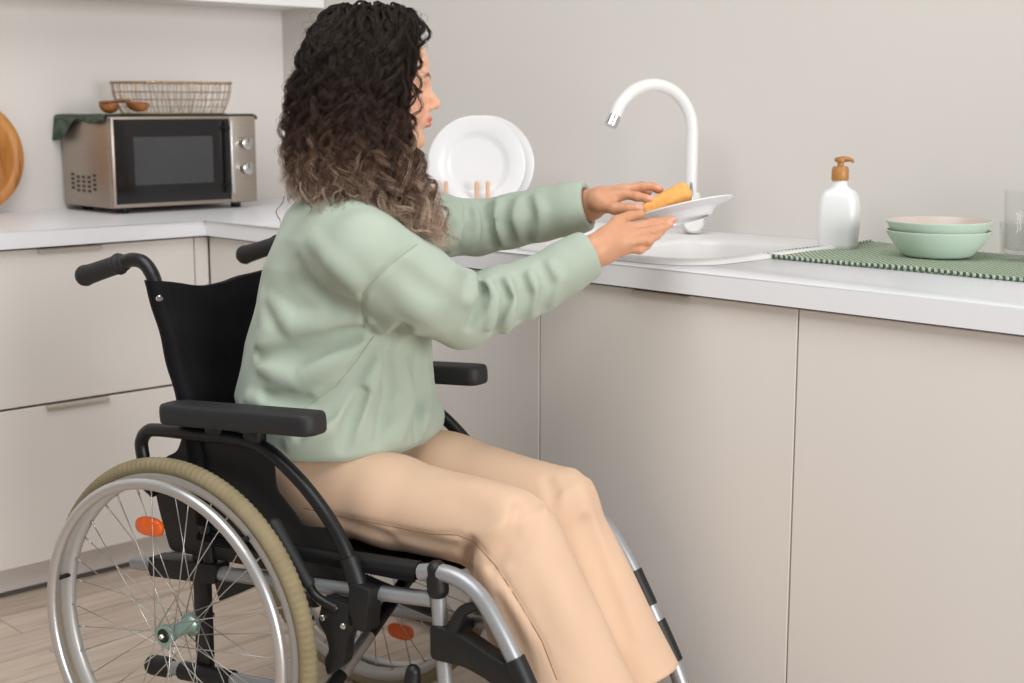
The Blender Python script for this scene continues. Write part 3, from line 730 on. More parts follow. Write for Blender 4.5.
for far in (False, True):
    tube('side_rail', [(-0.163, 0.374), (0.16, 0.4005), (0.49, 0.4275)], 0.0128, MT['grey_tube'], far, l=0.062)
    plate_part('rail_cover', round_poly([(-0.115, 0.362), (0.045, 0.375), (0.05, 0.41), (-0.11, 0.398)], 0.006), 0.045, 0.082, MT['black_plastic'], far)
    tube('front_post', [(0.497, 0.458), (0.505, 0.36), (0.515, 0.245)], 0.0125, MT['grey_tube'], far, l=0.062)
    tube('post_collar', [(0.5135, 0.262), (0.516, 0.225)], 0.0185, MT['grey_tube'], far, l=0.062)
    tube('lower_rail', [(-0.10, 0.1905), (0.2, 0.211), (0.508, 0.236)], 0.0125, MT['grey_tube'], far, l=0.062)
    tube('rail_sleeve', [(-0.055, 0.1925), (0.065, 0.2015)], 0.0165, MT['black_plastic'], far, l=0.062)
    tube('rail_cap', [(-0.125, 0.188), (-0.092, 0.1905)], 0.0185, MT['black_plastic'], far, l=0.062, rc=True)
    bm = bmesh.new(); a, b = (0.064, 0.078) if not far else (WT - 0.078, WT - 0.064)
    add_box(bm, (-0.024, a, 0.175), (0.010, b, 0.42), 0.003, 2); obj('axle_plate', bm, MT['black_tube'], CH, sharp=30)
    plate_part('gusset', round_poly([(0.02, 0.386), (0.155, 0.398), (0.035, 0.335)], 0.006), 0.066, 0.073, MT['black_plastic'], far)
    # back post with push handle
    bp = tube('back_post', [(0.022, 0.405), (0.01, 0.53), (-0.008, 0.638), (-0.025, 0.706), (-0.055, 0.807), (-0.079, 0.878), (-0.090, 0.903), (-0.108, 0.920), (-0.134, 0.9235), (-0.162, 0.916), (-0.185, 0.909)], 0.0125, MT['black_tube'], far, l=0.062)
    tube('grip', [(-0.158, 0.9165), (-0.166, 0.9145), (-0.172, 0.913), (-0.185, 0.909), (-0.238, 0.893), (-0.252, 0.889)], [0.0155, 0.0195, 0.0178, 0.0168, 0.0178, 0.0195], MT['black_soft'], far, bp, l=0.062, smooth=4, rc=True)
    # silver hanger with black sleeve and foot plate
    hg = tube('leg_rest', [(0.468, 0.468), (0.503, 0.4745), (0.544, 0.469), (0.577, 0.449), (0.603, 0.417), (0.626, 0.382), (0.650, 0.340), (0.70, 0.245), (0.748, 0.13), (0.76, 0.085)], 0.0138, MT['grey_tube'], far, l=0.06)
    if not far: tube('leg_rest_sleeve', [(0.638, 0.362), (0.67, 0.304), (0.70, 0.245)], 0.0175, MT['black_plastic'], far, hg, l=0.06)
    else:
        tube('leg_rest_sleeve', [(0.628, 0.376), (0.66, 0.318)], 0.0168, MT['black_plastic'], far, hg, l=0.06)
        tube('leg_rest_sleeve', [(0.675, 0.292), (0.70, 0.245), (0.71, 0.225)], 0.0175, MT['black_plastic'], far, hg, l=0.06)
    bm = bmesh.new(); a, b = sorted((V3(0, 0.07, 0, far).y, V3(0, 0.225, 0, far).y)); add_box(bm, (0.695, a, 0.072), (0.87, b, 0.0855), 0.004, 2)
    obj('footplate', bm, MT['black_plastic'], hg, sharp=30)
    plate_part('swing_bracket', round_poly([(0.492, 0.388), (0.502, 0.392), (0.548, 0.386), (0.60, 0.365), (0.645, 0.352), (0.668, 0.318), (0.640, 0.292), (0.600, 0.322), (0.555, 0.335), (0.492, 0.334)], 0.012), 0.045, 0.080, MT['black_plastic'], far, 0.005)
    tube('release_lever', [(0.528, 0.380), (0.540, 0.408), (0.552, 0.424), (0.578, 0.437)], [0.011, 0.0105, 0.009, 0.007], MT['black_plastic'], far, l=0.056, rc=True)
    tube('joint_cap', [(0.499, 0.446), (0.497, 0.476)], [0.0175, 0.0165], MT['black_plastic'], far, l=0.061, rc=True)
    # arm rest: bent tube, pad, socket, side guard
    at_ = tube('armrest_frame', [(-0.085, 0.520), (-0.104, 0.535), (-0.111, 0.577), (-0.114, 0.606), (-0.100, 0.626), (-0.074, 0.633), (0.02, 0.637), (0.115, 0.640), (0.165, 0.632), (0.205, 0.612), (0.257, 0.574), (0.307, 0.523), (0.340, 0.470), (0.359, 0.425), (0.368, 0.385)], 0.0118, MT['black_tube'], far, l=0.045)
    bm = bmesh.new(); b2 = bmesh.new()
    lo, hi = (-0.165, -0.030, -0.0185), (0.178, 0.030, 0.0185)
    rings = []
    for f, z in ((0.90, -0.0165), (0.985, -0.0125), (1.0, -0.004), (1.0, 0.006), (0.97, 0.0135), (0.9, 0.0170), (0.7, 0.0185)):
        ins = (1 - f) * 0.03; rings.append([(x, y, z + 0.002 * math.cos(x * 8)) for x, y in rrect(0, 0, 0.166 - ins, 0.030 - ins, 0.020 - ins * 0.4, 6)])
    add_rings(b2, rings, True, True)
    yc = V3(0, 0.030, 0, far).y
    merge(bm, b2, Matrix.Translation((0.132, yc, 0.6805)) @ Matrix.Rotation(-0.052, 4, 'Y')); obj('armrest_pad', bm, MT['black_soft'], CH, sharp=50)
    for s_ in (0.045, 0.13):
        bm = bmesh.new(); add_box(bm, (s_, V3(0, 0.045, 0, far).y - 0.011, 0.640), (s_ + 0.035, V3(0, 0.045, 0, far).y + 0.011, 0.669), 0.002, 1); obj('pad_mount', bm, MT['black_plastic'], CH, sharp=30)
    plate_part('side_guard', round_poly([(-0.072, 0.412), (-0.094, 0.480), (-0.106, 0.530), (-0.078, 0.580), (-0.045, 0.595), (-0.030, 0.628), (0.165, 0.633), (0.174, 0.600), (0.176, 0.560), (0.218, 0.522), (0.232, 0.505), (0.300, 0.512), (0.318, 0.50), (0.335, 0.42)], 0.012), 0.060, 0.0645, MT['black_plastic'], far)
    bm = bmesh.new(); ya, yb = sorted((V3(0, 0.026, 0, far).y, V3(0, 0.066, 0, far).y))
    add_box(bm, (-0.021, ya, -0.038), (0.021, yb, 0.038), 0.006, 2, Matrix.Translation((0.367, 0, 0.400)) @ Matrix.Rotation(0.12, 4, 'Y')); obj('armrest_socket', bm, MT['black_plastic'], CH, sharp=30)
    tube('socket_sleeve', [(0.3385, 0.474), (0.352, 0.444), (0.366, 0.40)], 0.0158, MT['black_plastic'], far, l=0.045)
    # wheel lock
    bk = tube('brake_lever', [(0.262, 0.432), (0.279, 0.408), (0.300, 0.398), (0.322, 0.392)], 0.0078, MT['black_tube'], far, l=0.028, rc=True)
    tube('brake_grip', [(0.200, 0.510), (0.232, 0.469), (0.268, 0.424)], [0.0128, 0.0118, 0.0105], MT['black_soft'], far, bk, l=0.028, rc=True)
    plate_part('brake_mechanism', round_poly([(0.298, 0.408), (0.352, 0.402), (0.365, 0.372), (0.345, 0.345), (0.338, 0.300), (0.302, 0.272), (0.296, 0.300), (0.308, 0.318), (0.300, 0.345), (0.285, 0.362)], 0.008), 0.026, 0.052, MT['black_plastic'], far, 0.004)
    for s_, z in ((0.298, 0.372), (0.34, 0.366)):
        bm = bmesh.new(); add_lathe(bm, [(0, 0.0), (0.004, 0.0), (0.0055, 0.0015), (0.0055, 0.006), (0, 0.006)], V3(s_, 0.022, z, far), 12, axis=(0, 1 if not far else -1, 0)); obj('bolt', bm, MT['chrome'], CH)
    # castor
    fk = tube('castor_fork', [(0.517, 0.228), (0.515, 0.200), (0.49, 0.175), (0.455, 0.10)], [0.014, 0.016, 0.013, 0.011], MT['black_tube'], far, l=0.062, flat=(0.7, 1.8))
    bm = bmesh.new(); c = V3(0.455, 0.062, 0.088, far)
    add_lathe(bm, [(0.0, -0.016), (0.03, -0.016), (0.034, -0.010), (0.058, -0.010), (0.062, -0.015), (0.072, -0.0165), (0.081, -0.0145), (0.0865, -0.008), (0.088, 0.0), (0.0865, 0.008), (0.081, 0.0145), (0.072, 0.0165), (0.062, 0.015), (0.058, 0.010), (0.034, 0.010), (0.03, 0.016), (0, 0.016)], c, 40, axis=(0, 1, 0)); obj('castor_wheel', bm, MT['tyre'], CH, sharp=40)
    tube('castor_clamp', [(0.452, 0.302), (0.450, 0.270), (0.462, 0.252), (0.51, 0.246)], [0.012, 0.016, 0.016, 0.014], MT['black_plastic'], far, l=0.058, rc=True)
    tube('seat_rail', [(0.03, 0.452), (0.25, 0.459), (0.462, 0.468)], 0.0150, MT['black_tube'], far, l=0.066)

# folding cross under the seat
for far in (False, True):
    bm = bmesh.new(); ds = 0.0 if not far else 0.03
    a = V3(0.262 + ds, 0.075, 0.215, far); b = V3(0.262 + ds, WT - 0.075, 0.435, far)
    add_tube(bm, [a, b], 0.013, 14); br = obj('cross_brace', bm, MT['black_tube'], CH)
    bm = bmesh.new(); add_tube(bm, [a.lerp(b, 0.10), a.lerp(b, 0.30)], 0.0138, 14); obj('brace_tube', bm, MT['alu'], br)

# seat sling and back sling
nu, nv = 36, 30; Vt, F = [], []
def seat_pt(u, v, lower):
    y = 0.048 + u * (WT - 0.096); s = 0.005 + 0.458 * v
    e = min(u, 1 - u)
    z = 0.466 + 0.006 * v - 0.030 * math.sin(PI * u) ** 1.5 + 0.0035 * math.cos(min(1, e / 0.06) * PI)
    if e < 0.045: z -= 0.012 * (1 - e / 0.045) ** 2
    return (s, y, z - (0.010 if lower else 0))
def sheet(name, fn, nu, nv, m, parent):
    Vt, F = [], []
    for lo in (0, 1):
        for i in range(nu + 1):
            for j in range(nv + 1): Vt.append(fn(i / nu, j / nv, lo))
    N = (nu + 1) * (nv + 1)
    for i in range(nu):
        for j in range(nv):
            a = i * (nv + 1) + j; q = (a, a + nv + 1, a + nv + 2, a + 1); F.append(q[::-1]); F.append(tuple(N + x for x in q))
    rim = [i * (nv + 1) for i in range(nu + 1)] + [nu * (nv + 1) + j for j in range(1, nv + 1)] + [i * (nv + 1) + nv for i in range(nu - 1, -1, -1)] + [j for j in range(nv - 1, 0, -1)]
    for a, b in zip(rim, rim[1:] + rim[:1]): F.append((a, b, N + b, N + a))
    bm = bmesh.new(); vs_ = [bm.verts.new(p) for p in Vt]
    for f in F: bm.faces.new([vs_[k] for k in f])
    return obj(name, bm, m, parent, True, sharp=60)
sheet('seat_sling', seat_pt, nu, nv, MT['black_cloth'], CH)
def post_s(z):
    zs = [0.405, 0.53, 0.638, 0.706, 0.807, 0.878, 0.90]; ss = [0.022, 0.01, -0.008, -0.025, -0.055, -0.079, -0.088]
    return float(np.interp(z, zs, ss))
def back_pt(u, v, lower):
    e = min(u, 1 - u)
    ztop = 0.892 - 0.026 * math.sin(PI * u) ** 1.2 + 0.006 * math.cos(u * 9.0) * (e / 0.5)
    z = 0.475 + (ztop - 0.475) * v
    y = 0.0445 + u * (WT - 0.089)
    wrap = 0.0190 if not lower else -0.0165
    bow = -0.062 * math.sin(PI * u) ** 1.5 * (0.72 + 0.28 * math.sin(PI * min(1, v * 1.1)))
    fold = 0.003 * math.sin(v * 26 + u * 3) * (1 - e * 1.2) * (1 - v * 0.5) + 0.002 * math.sin(u * 40) * (1 if e > 0.05 else 0)
    thick = 1.0 - 0.6 * min(1.0, max(0.0, (e - 0.05) / 0.05))
    rnd = math.sqrt(max(0.0, 1 - ((0.034 - e) / 0.034) ** 2)) if e < 0.034 else 1.0
    return (post_s(z) + bow + fold + wrap * thick * rnd, y, z)
sheet('back_sling', back_pt, 60, 50, MT['black_cloth'], CH)
bm = bmesh.new(); add_lathe(bm, [(0, 0.0025), (0.004, 0.0022), (0.006, 0.0), (0, 0.0)], V3(post_s(0.862) + 0.012, 0.050, 0.862), 14, axis=(0.6, -0.8, 0)); obj('sling_screw', bm, MT['chrome'], CH)
# ------------------------------------------------------------------ implicit surfaces: the woman and her clothes
f32 = np.float32
def A3(p): return np.array(p, float)
def seg(P, a, b, ra, rb):
    a = A3(a); b = A3(b); ab = b - a; h = np.clip((P - a) @ ab / max(1e-9, ab @ ab), 0, 1)
    d = P - a - h[:, None] * ab
    return np.sqrt((d * d).sum(1)) - (ra + (rb - ra) * h)
def chain(P, pts, rs, k=0.0):
    d = None
    for i in range(len(pts) - 1):
        e = seg(P, pts[i], pts[i + 1], rs[i], rs[i + 1]); d = e if d is None else (smin(d, e, k) if k else np.minimum(d, e))
    return d
def smin(a, b, k):
    h = np.clip(0.5 + 0.5 * (b - a) / k, 0, 1); return b + (a - b) * h - k * h * (1 - h)
def smax(a, b, k): return -smin(-a, -b, k)
def ell(P, c, r, R=None):
    q = P - A3(c)
    if R is not None: q = q @ R
    r = A3(r); k0 = np.sqrt(((q / r) ** 2).sum(1)); k1 = np.sqrt(((q / (r * r)) ** 2).sum(1)) + 1e-9
    return k0 * (k0 - 1) / k1
def etube(P, a, b, ra, rb, u):
    """elliptical tapered tube; ra, rb = (radius along u, radius across)"""
    a = A3(a); b = A3(b); ax = b - a; L = np.linalg.norm(ax); ax = ax / L; u = A3(u) - ax * (A3(u) @ ax); u /= np.linalg.norm(u); w = np.cross(ax, u)
    q = P - a; t = q @ ax; h = np.clip(t / L, 0, 1); A = ra[0] + (rb[0] - ra[0]) * h; B = ra[1] + (rb[1] - ra[1]) * h
    x = (q @ u) / A; y = (q @ w) / B; e = (np.sqrt(x * x + y * y) - 1) * np.minimum(A, B)
    return smax(e, np.abs(t - L / 2) - L / 2, 0.006)
def loft(P, secs):
    """stack of turned ellipses in the wheelchair frame: (z, s, l, a, b, turn)"""
    q = P - HUB; s = q @ CS; l = q @ CL; z = q[:, 2]; S = np.array(secs, float)
    I = [np.interp(z, S[:, 0], S[:, i]) for i in range(1, 6)]
    th = np.radians(I[4]); dx = s - I[0]; dy = l - I[1]
    u = dx * np.cos(th) + dy * np.sin(th); v = -dx * np.sin(th) + dy * np.cos(th)
    pw = 2.3; k = (np.abs(u / I[2]) ** pw + np.abs(v / I[3]) ** pw) ** (1 / pw)
    e = (k - 1) * np.minimum(I[2], I[3])
    zc = np.maximum(S[0, 0] - z, z - S[-1, 0]); return smax(e, zc, 0.014)

class Groups:
    """parts with bounding balls, so that a block of points only meets the parts near it"""
    def __init__(s): s.g = []; s.post = None
    def add(s, c, r, fn, k=0.012, op='u'): s.g.append((A3(c), r, fn, k, op))
    def __call__(s, P, c=None, rad=0.0):
        d = np.full(len(P), 0.2)
        for gc, gr, fn, k, op in s.g:
            if c is not None and np.linalg.norm(gc - c) > gr + rad + 0.03: continue
            if op == 'u': d = smin(d, fn(P), k)
            elif op == 's': d = smax(d, -fn(P), k)
        return d
def sdf_mesh(f, lo, hi, h, B=18):
    lo = A3(lo); hi = A3(hi); n = np.ceil((hi - lo) / h).astype(int) + 1; NY, NZ = n[1] + 2, n[2] + 2
    ids, pos, quads = [], [], []; hd = 0.5 * B * h * math.sqrt(3)
    g = np.arange(B + 1); gx, gy, gz = np.meshgrid(g, g, g, indexing='ij'); loc = np.stack([gx, gy, gz], -1).reshape(-1, 3)
    nb = -(-n // B); cb = np.stack(np.meshgrid(*[np.arange(k) for k in nb], indexing='ij'), -1).reshape(-1, 3)
    cen = lo + (cb * B + B / 2) * h
    dc = np.concatenate([f(cen[i:i + 1]) for i in range(len(cen))]) if len(cen) < 0 else f(cen)
    for (bi, c, d0) in zip(cb, cen, dc):
        if abs(d0) > hd * 1.25 + 0.012: continue
        P = lo + (bi * B + loc) * h
        v = f(P, c, hd).reshape(B + 1, B + 1, B + 1); s = v < 0
        if s.all() or not s.any(): continue
        cs = [s[i:B + i, j:B + j, k:B + k] for i in (0, 1) for j in (0, 1) for k in (0, 1)]
        cnt = sum(x.astype(np.int8) for x in cs); act = (cnt > 0) & (cnt < 8)
        ii, jj, kk = np.nonzero(act); acc = np.zeros((len(ii), 3)); num = np.zeros(len(ii))
        for ax in range(3):
            for o1 in (0, 1):
                for o2 in (0, 1):
                    o = [0, 0, 0]; oth = [q for q in range(3) if q != ax]; o[oth[0]] = o1; o[oth[1]] = o2; e = list(o); e[ax] = 1
                    va = v[ii + o[0], jj + o[1], kk + o[2]]; vb = v[ii + e[0], jj + e[1], kk + e[2]]
                    m = (va < 0) != (vb < 0); t = np.where(m, va / np.where(m, va - vb, 1), 0)
                    p = np.zeros((len(ii), 3)); p[:, 0] = o[0]; p[:, 1] = o[1]; p[:, 2] = o[2]; p[:, ax] = t
                    acc[m] += p[m]; num += m
        pos.append(lo + (bi * B + np.stack([ii, jj, kk], 1) + acc / num[:, None]) * h)
        G = bi * B + 1; gid = lambda a, b_, c_: ((a + G[0]) * NY + b_ + G[1]) * NZ + c_ + G[2]
        ids.append(gid(ii, jj, kk))
        for ax in range(3):
            sl = [slice(0, B)] * 3; sl2 = list(sl); sl2[ax] = slice(1, B + 1)
            a, b = s[tuple(sl)], s[tuple(sl2)]; x = a != b; q = np.stack(np.nonzero(x), 1)
            if not len(q): continue
            o1, o2 = (ax + 1) % 3, (ax + 2) % 3; u = np.zeros(3, int); w = np.zeros(3, int); u[o1] = 1; w[o2] = 1
            Q = np.stack([gid(*(q - u - w).T), gid(*(q - w).T), gid(*q.T), gid(*(q - u).T)], 1)
            fl = ~a[tuple(q.T)]; Q[fl] = Q[fl][:, ::-1]; quads.append(Q)
    ids = np.concatenate(ids); pos = np.concatenate(pos); quads = np.concatenate(quads); od = np.argsort(ids); ids = ids[od]; pos = pos[od]
    ix = np.clip(np.searchsorted(ids, quads), 0, len(ids) - 1); ok = (ids[ix] == quads).all(1)
    return pos, ix[ok]
def grad(f, P, e=0.0015):
    g = np.stack([f(P + np.eye(3)[i] * e) - f(P - np.eye(3)[i] * e) for i in range(3)], 1)
    return g / (np.linalg.norm(g, axis=1)[:, None] + 1e-9)
def quad_mesh(name, V, Q, m, parent=None):
    me = bpy.data.meshes.new(name); me.vertices.add(len(V)); me.vertices.foreach_set('co', np.asarray(V, f32).ravel())
    me.loops.add(len(Q) * 4); me.loops.foreach_set('vertex_index', np.asarray(Q, np.int32).ravel())
    me.polygons.add(len(Q)); me.polygons.foreach_set('loop_start', np.arange(len(Q), dtype=np.int32) * 4)
    me.update(calc_edges=True); me.validate(); return link_mesh(name, me, m, parent, True)
def vcol(o, name, C):
    a = o.data.attributes.new(name, 'FLOAT_COLOR', 'POINT'); c = np.ones((len(C), 4), f32); c[:, :3] = C; a.data.foreach_set('color', c.ravel())
def trace(f, px, py, d0=1.7, d1=3.2):
    """first hit of the line of sight on an implicit surface (used to lay folds and seams on the cloth)"""
    r = ray(px, py); n = np.linalg.norm(r); t = d0
    for _ in range(160):
        v = float(f(np.array([CAM + r * t]))[0])
        if v < 0.0006: break
        t += max(v * 0.55, 0.0006) / n
        if t > d1: return None
    return CAM + r * t
def lay(f, pts, sub=5):
    out = []
    for (a, b), (c, d) in zip(pts[:-1], pts[1:]):
        for u in np.linspace(0, 1, sub, endpoint=False): out.append(trace(f, a + (c - a) * u, b + (d - b) * u))
    out.append(trace(f, *pts[-1])); out = [p for p in out if p is not None]
    return np.array(out)
def fold(P, line, nrm, amp, r, taper=True):
    """distance to a soft roll lying on the surface: positive amp = ridge centre sunk, negative = valley"""
    c = line - nrm * (r - abs(amp)) if amp > 0 else line + nrm * (r - abs(amp))
    n = len(c); rs = [r * (0.55 + 0.45 * math.sin(PI * (i + 0.5) / n)) for i in range(n)] if taper else [r] * n
    return chain(P, c, rs)

# ---- joints
SHR, ELR, WRR = cw(0.325, 0.122, 0.950), at(462, 313, 2.36), at(597, 250, 2.42)
SHL, ELL, WRL = cw(0.165, 0.415, 0.975), at(476, 228, 2.67), at(590, 205, 2.595)
HPR, KNR, ANR = cw(0.10, 0.175, 0.548), cw(0.556, 0.175, 0.520), cw(0.722, 0.185, 0.165)
HPL, KNL, ANL = cw(0.09, 0.355, 0.555), cw(0.545, 0.362, 0.512), cw(0.706, 0.372, 0.165)
HO = at(371, 98, 2.36)                                    # head origin: between the ears
HX = RT + 0.07 * FWH; HX /= np.linalg.norm(HX); HX = HX * math.cos(0.04) - UPZ * math.sin(0.04)
HY = np.cross(UPZ, HX); HY /= np.linalg.norm(HY); HZ = np.cross(HX, HY)
HR = np.stack([HX, HY, HZ], 1)                            # columns = axes
def hw_(p): return HO + HR @ A3(p)

# ---- head
def head_l(q):
    m = q.copy(); m[:, 1] = np.abs(m[:, 1]); y = m[:, 1]
    d = ell(q, (-0.010, 0, 0.050), (0.098, 0.077, 0.083))
    d = smin(d, ell(q, (0.030, 0, 0.050), (0.062, 0.066, 0.058)), 0.03)
    d = smin(d, ell(q, (0.036, 0, -0.012), (0.056, 0.058, 0.066)), 0.03)
    d = smin(d, ell(q, (0.032, 0, -0.046), (0.050, 0.048, 0.034)), 0.025)
    d = smin(d, seg(m, (0.0, 0.053, -0.034), (0.066, 0.012, -0.066), 0.014, 0.012), 0.02)      # jaw line
    d = smin(d, ell(q, (0.0755, 0, -0.0670), (0.0165, 0.0195, 0.0150)), 0.024)                  # chin
    d = smin(d, ell(m, (0.058, 0.036, -0.016), (0.028, 0.022, 0.024)), 0.018)                  # cheek
    d = smin(d, seg(m, (0.0865, 0.008, 0.034), (0.076, 0.042, 0.036), 0.0085, 0.008), 0.014)   # brow
    d = smax(d, -ell(m, (0.096, 0.031, 0.017), (0.017, 0.0165, 0.0105)), 0.014)                # eye socket
    d = smin(d, ell(m, (0.0745, 0.031, 0.0165), (0.0125, 0.0135, 0.0118)), 0.004)              # lid over the eyeball
    d = smin(d, seg(q, (0.0865, 0, 0.028), (0.1075, 0, -0.003), 0.0062, 0.0078), 0.010)        # nose
    d = smin(d, ell(q, (0.1085, 0, -0.0065), (0.0088, 0.0085, 0.0080)), 0.006)
    d = smin(d, ell(m, (0.0975, 0.0105, -0.0115), (0.0100, 0.0062, 0.0065)), 0.006)
    d = smax(d, -ell(m, (0.1015, 0.0058, -0.0185), (0.0045, 0.0028, 0.0035)), 0.003)
    d = smin(d, ell(q, (0.0875, 0, -0.033), (0.013, 0.025, 0.015)), 0.012)                     # mouth mound
    d = smin(d, ell(m, (0.0970, 0.0065, -0.0310), (0.0072, 0.0170, 0.0044)), 0.005)            # upper lip
    d = smin(d, ell(q, (0.0960, 0, -0.0412), (0.0074, 0.0205, 0.0054)), 0.005)                 # lower lip
    d = smax(d, -ell(q, (0.1045, 0, -0.0360), (0.0085, 0.024, 0.0011)), 0.002)                 # line of the mouth
    d = smax(d, -ell(q, (0.1005, 0, -0.0540), (0.011, 0.02, 0.0050)), 0.012)                   # under the lip
    e = smax(ell(m, (-0.010, 0.0765, 0.0), (0.018, 0.0075, 0.031)), -ell(m, (-0.004, 0.085, 0.002), (0.010, 0.007, 0.020)), 0.004)
    d = smin(d, e, 0.006)
    d = smin(d, seg(q, (-0.022, 0, -0.03), (-0.045, 0, -0.175), 0.053, 0.056), 0.03)           # neck
    return d
def head_f(P): return head_l((P - HO) @ HR)

# ---- hands: joints given along the line of sight and distance
def J(px, py, d): return at(px, py, d)
HANDR = dict(w=(WRR, 0.0255), palm=[((606, 241, 2.425), 0.019), ((628, 228, 2.445), 0.0115), ((606, 246, 2.425), 0.019), ((630, 235, 2.435), 0.0115), ((605, 250, 2.43), 0.0185), ((629, 242.5, 2.432), 0.0112), ((606, 252, 2.435), 0.0165), ((625, 249, 2.438), 0.0108)],
    fingers=[[(628, 228, 2.445, .0105), (651, 223.5, 2.452, .0098), (664, 221, 2.462, .0088), (673, 219.5, 2.47, .0076)],
             [(630, 235, 2.435, .0106), (652, 231, 2.440, .0099), (663, 227.5, 2.452, .0088), (670, 224.5, 2.462, .0077)],
             [(629, 242.5, 2.432, .0103), (648, 240.5, 2.434, .0096), (657, 235.5, 2.446, .0085), (662, 231, 2.456, .0075)],
             [(625, 249, 2.438, .0096), (640, 249.5, 2.436, .0088), (647, 246, 2.444, .0078), (651, 242, 2.452, .0069)]],
    thumb=[(606, 236, 2.43, .0135), (617, 222, 2.455, .0118), (630, 216.5, 2.475, .0102), (641, 214.5, 2.485, .0082)])
HANDL = dict(w=(WRL, 0.0255), palm=[((600, 200, 2.552), 0.018), ((624, 194, 2.542), 0.0112), ((600, 198, 2.565), 0.0185), ((624, 189.5, 2.562), 0.0114), ((600, 199, 2.58), 0.018), ((622, 190, 2.582), 0.0112), ((600, 202, 2.59), 0.0165), ((619, 193, 2.60), 0.0105)],
    fingers=[[(624, 194, 2.542, .0104), (637, 196.5, 2.530, .0096), (645, 198, 2.524, .0088), (651, 199.5, 2.522, .0076)],
             [(624, 189.5, 2.562, .0104), (643, 186.5, 2.556, .0096), (653, 186.5, 2.55, .0087), (660, 189.5, 2.548, .0076)],
             [(622, 190, 2.582, .0102), (641, 186.5, 2.585, .0094), (652, 187, 2.59, .0085), (658, 190.5, 2.59, .0075)],
             [(619, 193, 2.60, .0094), (634, 190, 2.615, .0086), (643, 190, 2.622, .0077), (649, 192.5, 2.622, .0068)]],
    thumb=[(603, 204, 2.545, .0135), (615, 208.5, 2.522, .0115), (629, 208.5, 2.508, .0102), (640, 208.5, 2.503, .0084)])
def hand_fn(Hd, fore):
    w, wr = Hd['w']; pal = [(J(*p), r) for p, r in Hd['palm']]
    fg = [[(J(*k[:3]), k[3]) for k in F] for F in Hd['fingers']]; th = [(J(*k[:3]), k[3]) for k in Hd['thumb']]
    def fn(P):
        d = seg(P, fore, w, 0.027, wr)
        p = None
        for i in range(0, 8, 2):
            e = seg(P, pal[i][0], pal[i + 1][0], pal[i][1], pal[i + 1][1]); p = e if p is None else smin(p, e, 0.009)
            d2 = seg(P, w, pal[i][0], wr * 0.8, pal[i][1]); p = smin(p, d2, 0.012)
        p = smin(p, seg(P, pal[0][0], th[0][0], 0.015, 0.0135), 0.012)
        p = smin(p, seg(P, th[0][0], th[1][0], th[0][1], th[1][1]), 0.012)
        d = smin(d, p, 0.015)
        tips = None
        for F in fg:
            e = chain(P, [a for a, _ in F], [r * 0.88 for _, r in F], 0.0015)
            e = smin(e, np.linalg.norm(P - F[1][0], axis=1) - F[1][1] * 0.95, 0.003)
            tips = e if tips is None else np.minimum(tips, e)
        e = chain(P, [a for a, _ in th[1:]], [r for _, r in th[1:]], 0.0015); tips = np.minimum(tips, e)
        return smin(d, tips, 0.0035)
    return fn, fg, th
hand_r, FGR, THR = hand_fn(HANDR, ELR + (WRR - ELR) * 0.75)
hand_l, FGL, THL = hand_fn(HANDL, ELL + (WRL - ELL) * 0.75)

fR = lambda t: ELR + (WRR - ELR) * t
fL = lambda t: ELL + (WRL - ELL) * t
BODY = Groups()
BODY.add(hw_((0.02, 0, -0.02)), 0.22, head_f)
TORSO_B = [(0.50, 0.10, 0.27, 0.095, 0.155, 4), (0.58, 0.095, 0.27, 0.100, 0.155, 6), (0.70, 0.11, 0.27, 0.100, 0.135, 10), (0.82, 0.145, 0.27, 0.105, 0.145, 18), (0.92, 0.175, 0.268, 0.100, 0.150, 25), (0.985, 0.19, 0.268, 0.075, 0.135, 28), (1.03, 0.20, 0.27, 0.058, 0.075, 30)]
BODY.add(cw(0.14, 0.27, 0.76), 0.42, lambda P: loft(P, TORSO_B), 0.03)
BODY.add((SHR + ELR) / 2, 0.46, lambda P: chain(P, [cw(0.24, 0.2, 0.985), SHR, at(416, 289, 2.28), ELR, fR(0.35) - UPZ * 0.007, fR(0.7) - UPZ * 0.006, WRR], [0.05, 0.046, 0.042, 0.036, 0.032, 0.029, 0.0255], 0.02), 0.03)
BODY.add((SHL + ELL) / 2, 0.46, lambda P: chain(P, [cw(0.2, 0.33, 0.99), SHL, ELL, ELL + (WRL - ELL) * 0.35, WRL], [0.05, 0.046, 0.036, 0.034, 0.0255], 0.02), 0.03)
BODY.add(J(625, 235, 2.44), 0.26, hand_r, 0.008)
BODY.add(J(616, 198, 2.56), 0.26, hand_l, 0.008)
for hp, kn, an in ((HPR, KNR, ANR), (HPL, KNL, ANL)):
    tl = an + CS * 0.13 - UPZ * 0.058; hl = an - CS * 0.03 - UPZ * 0.05
    BODY.add((hp + kn) / 2, 0.34, lambda P, hp=hp, kn=kn: seg(P, hp, kn, 0.070, 0.048), 0.03)
    BODY.add((kn + an) / 2, 0.30, lambda P, kn=kn, an=an: chain(P, [kn, kn + (an - kn) * 0.3, an], [0.047, 0.046, 0.034], 0.02), 0.02)
    BODY.add(an + CS * 0.05, 0.16, lambda P, an=an, tl=tl, hl=hl: smin(seg(P, an, hl, 0.034, 0.028), seg(P, an - UPZ * 0.02, tl, 0.034, 0.022), 0.02), 0.015)
allp = np.array([HO + UPZ * 0.14, HO - HX * 0.12, HO + HX * 0.13, SHR, ELR, WRR, SHL, ELL, WRL, HPR, HPL, KNR, KNL, ANR, ANL, J(674, 219, 2.47), J(660, 188, 2.6), cw(0.97, 0.2, 0.1), cw(0.97, 0.36, 0.1)])
PB, QB = sdf_mesh(BODY, allp.min(0) - 0.12, allp.max(0) + 0.12, 0.0023)

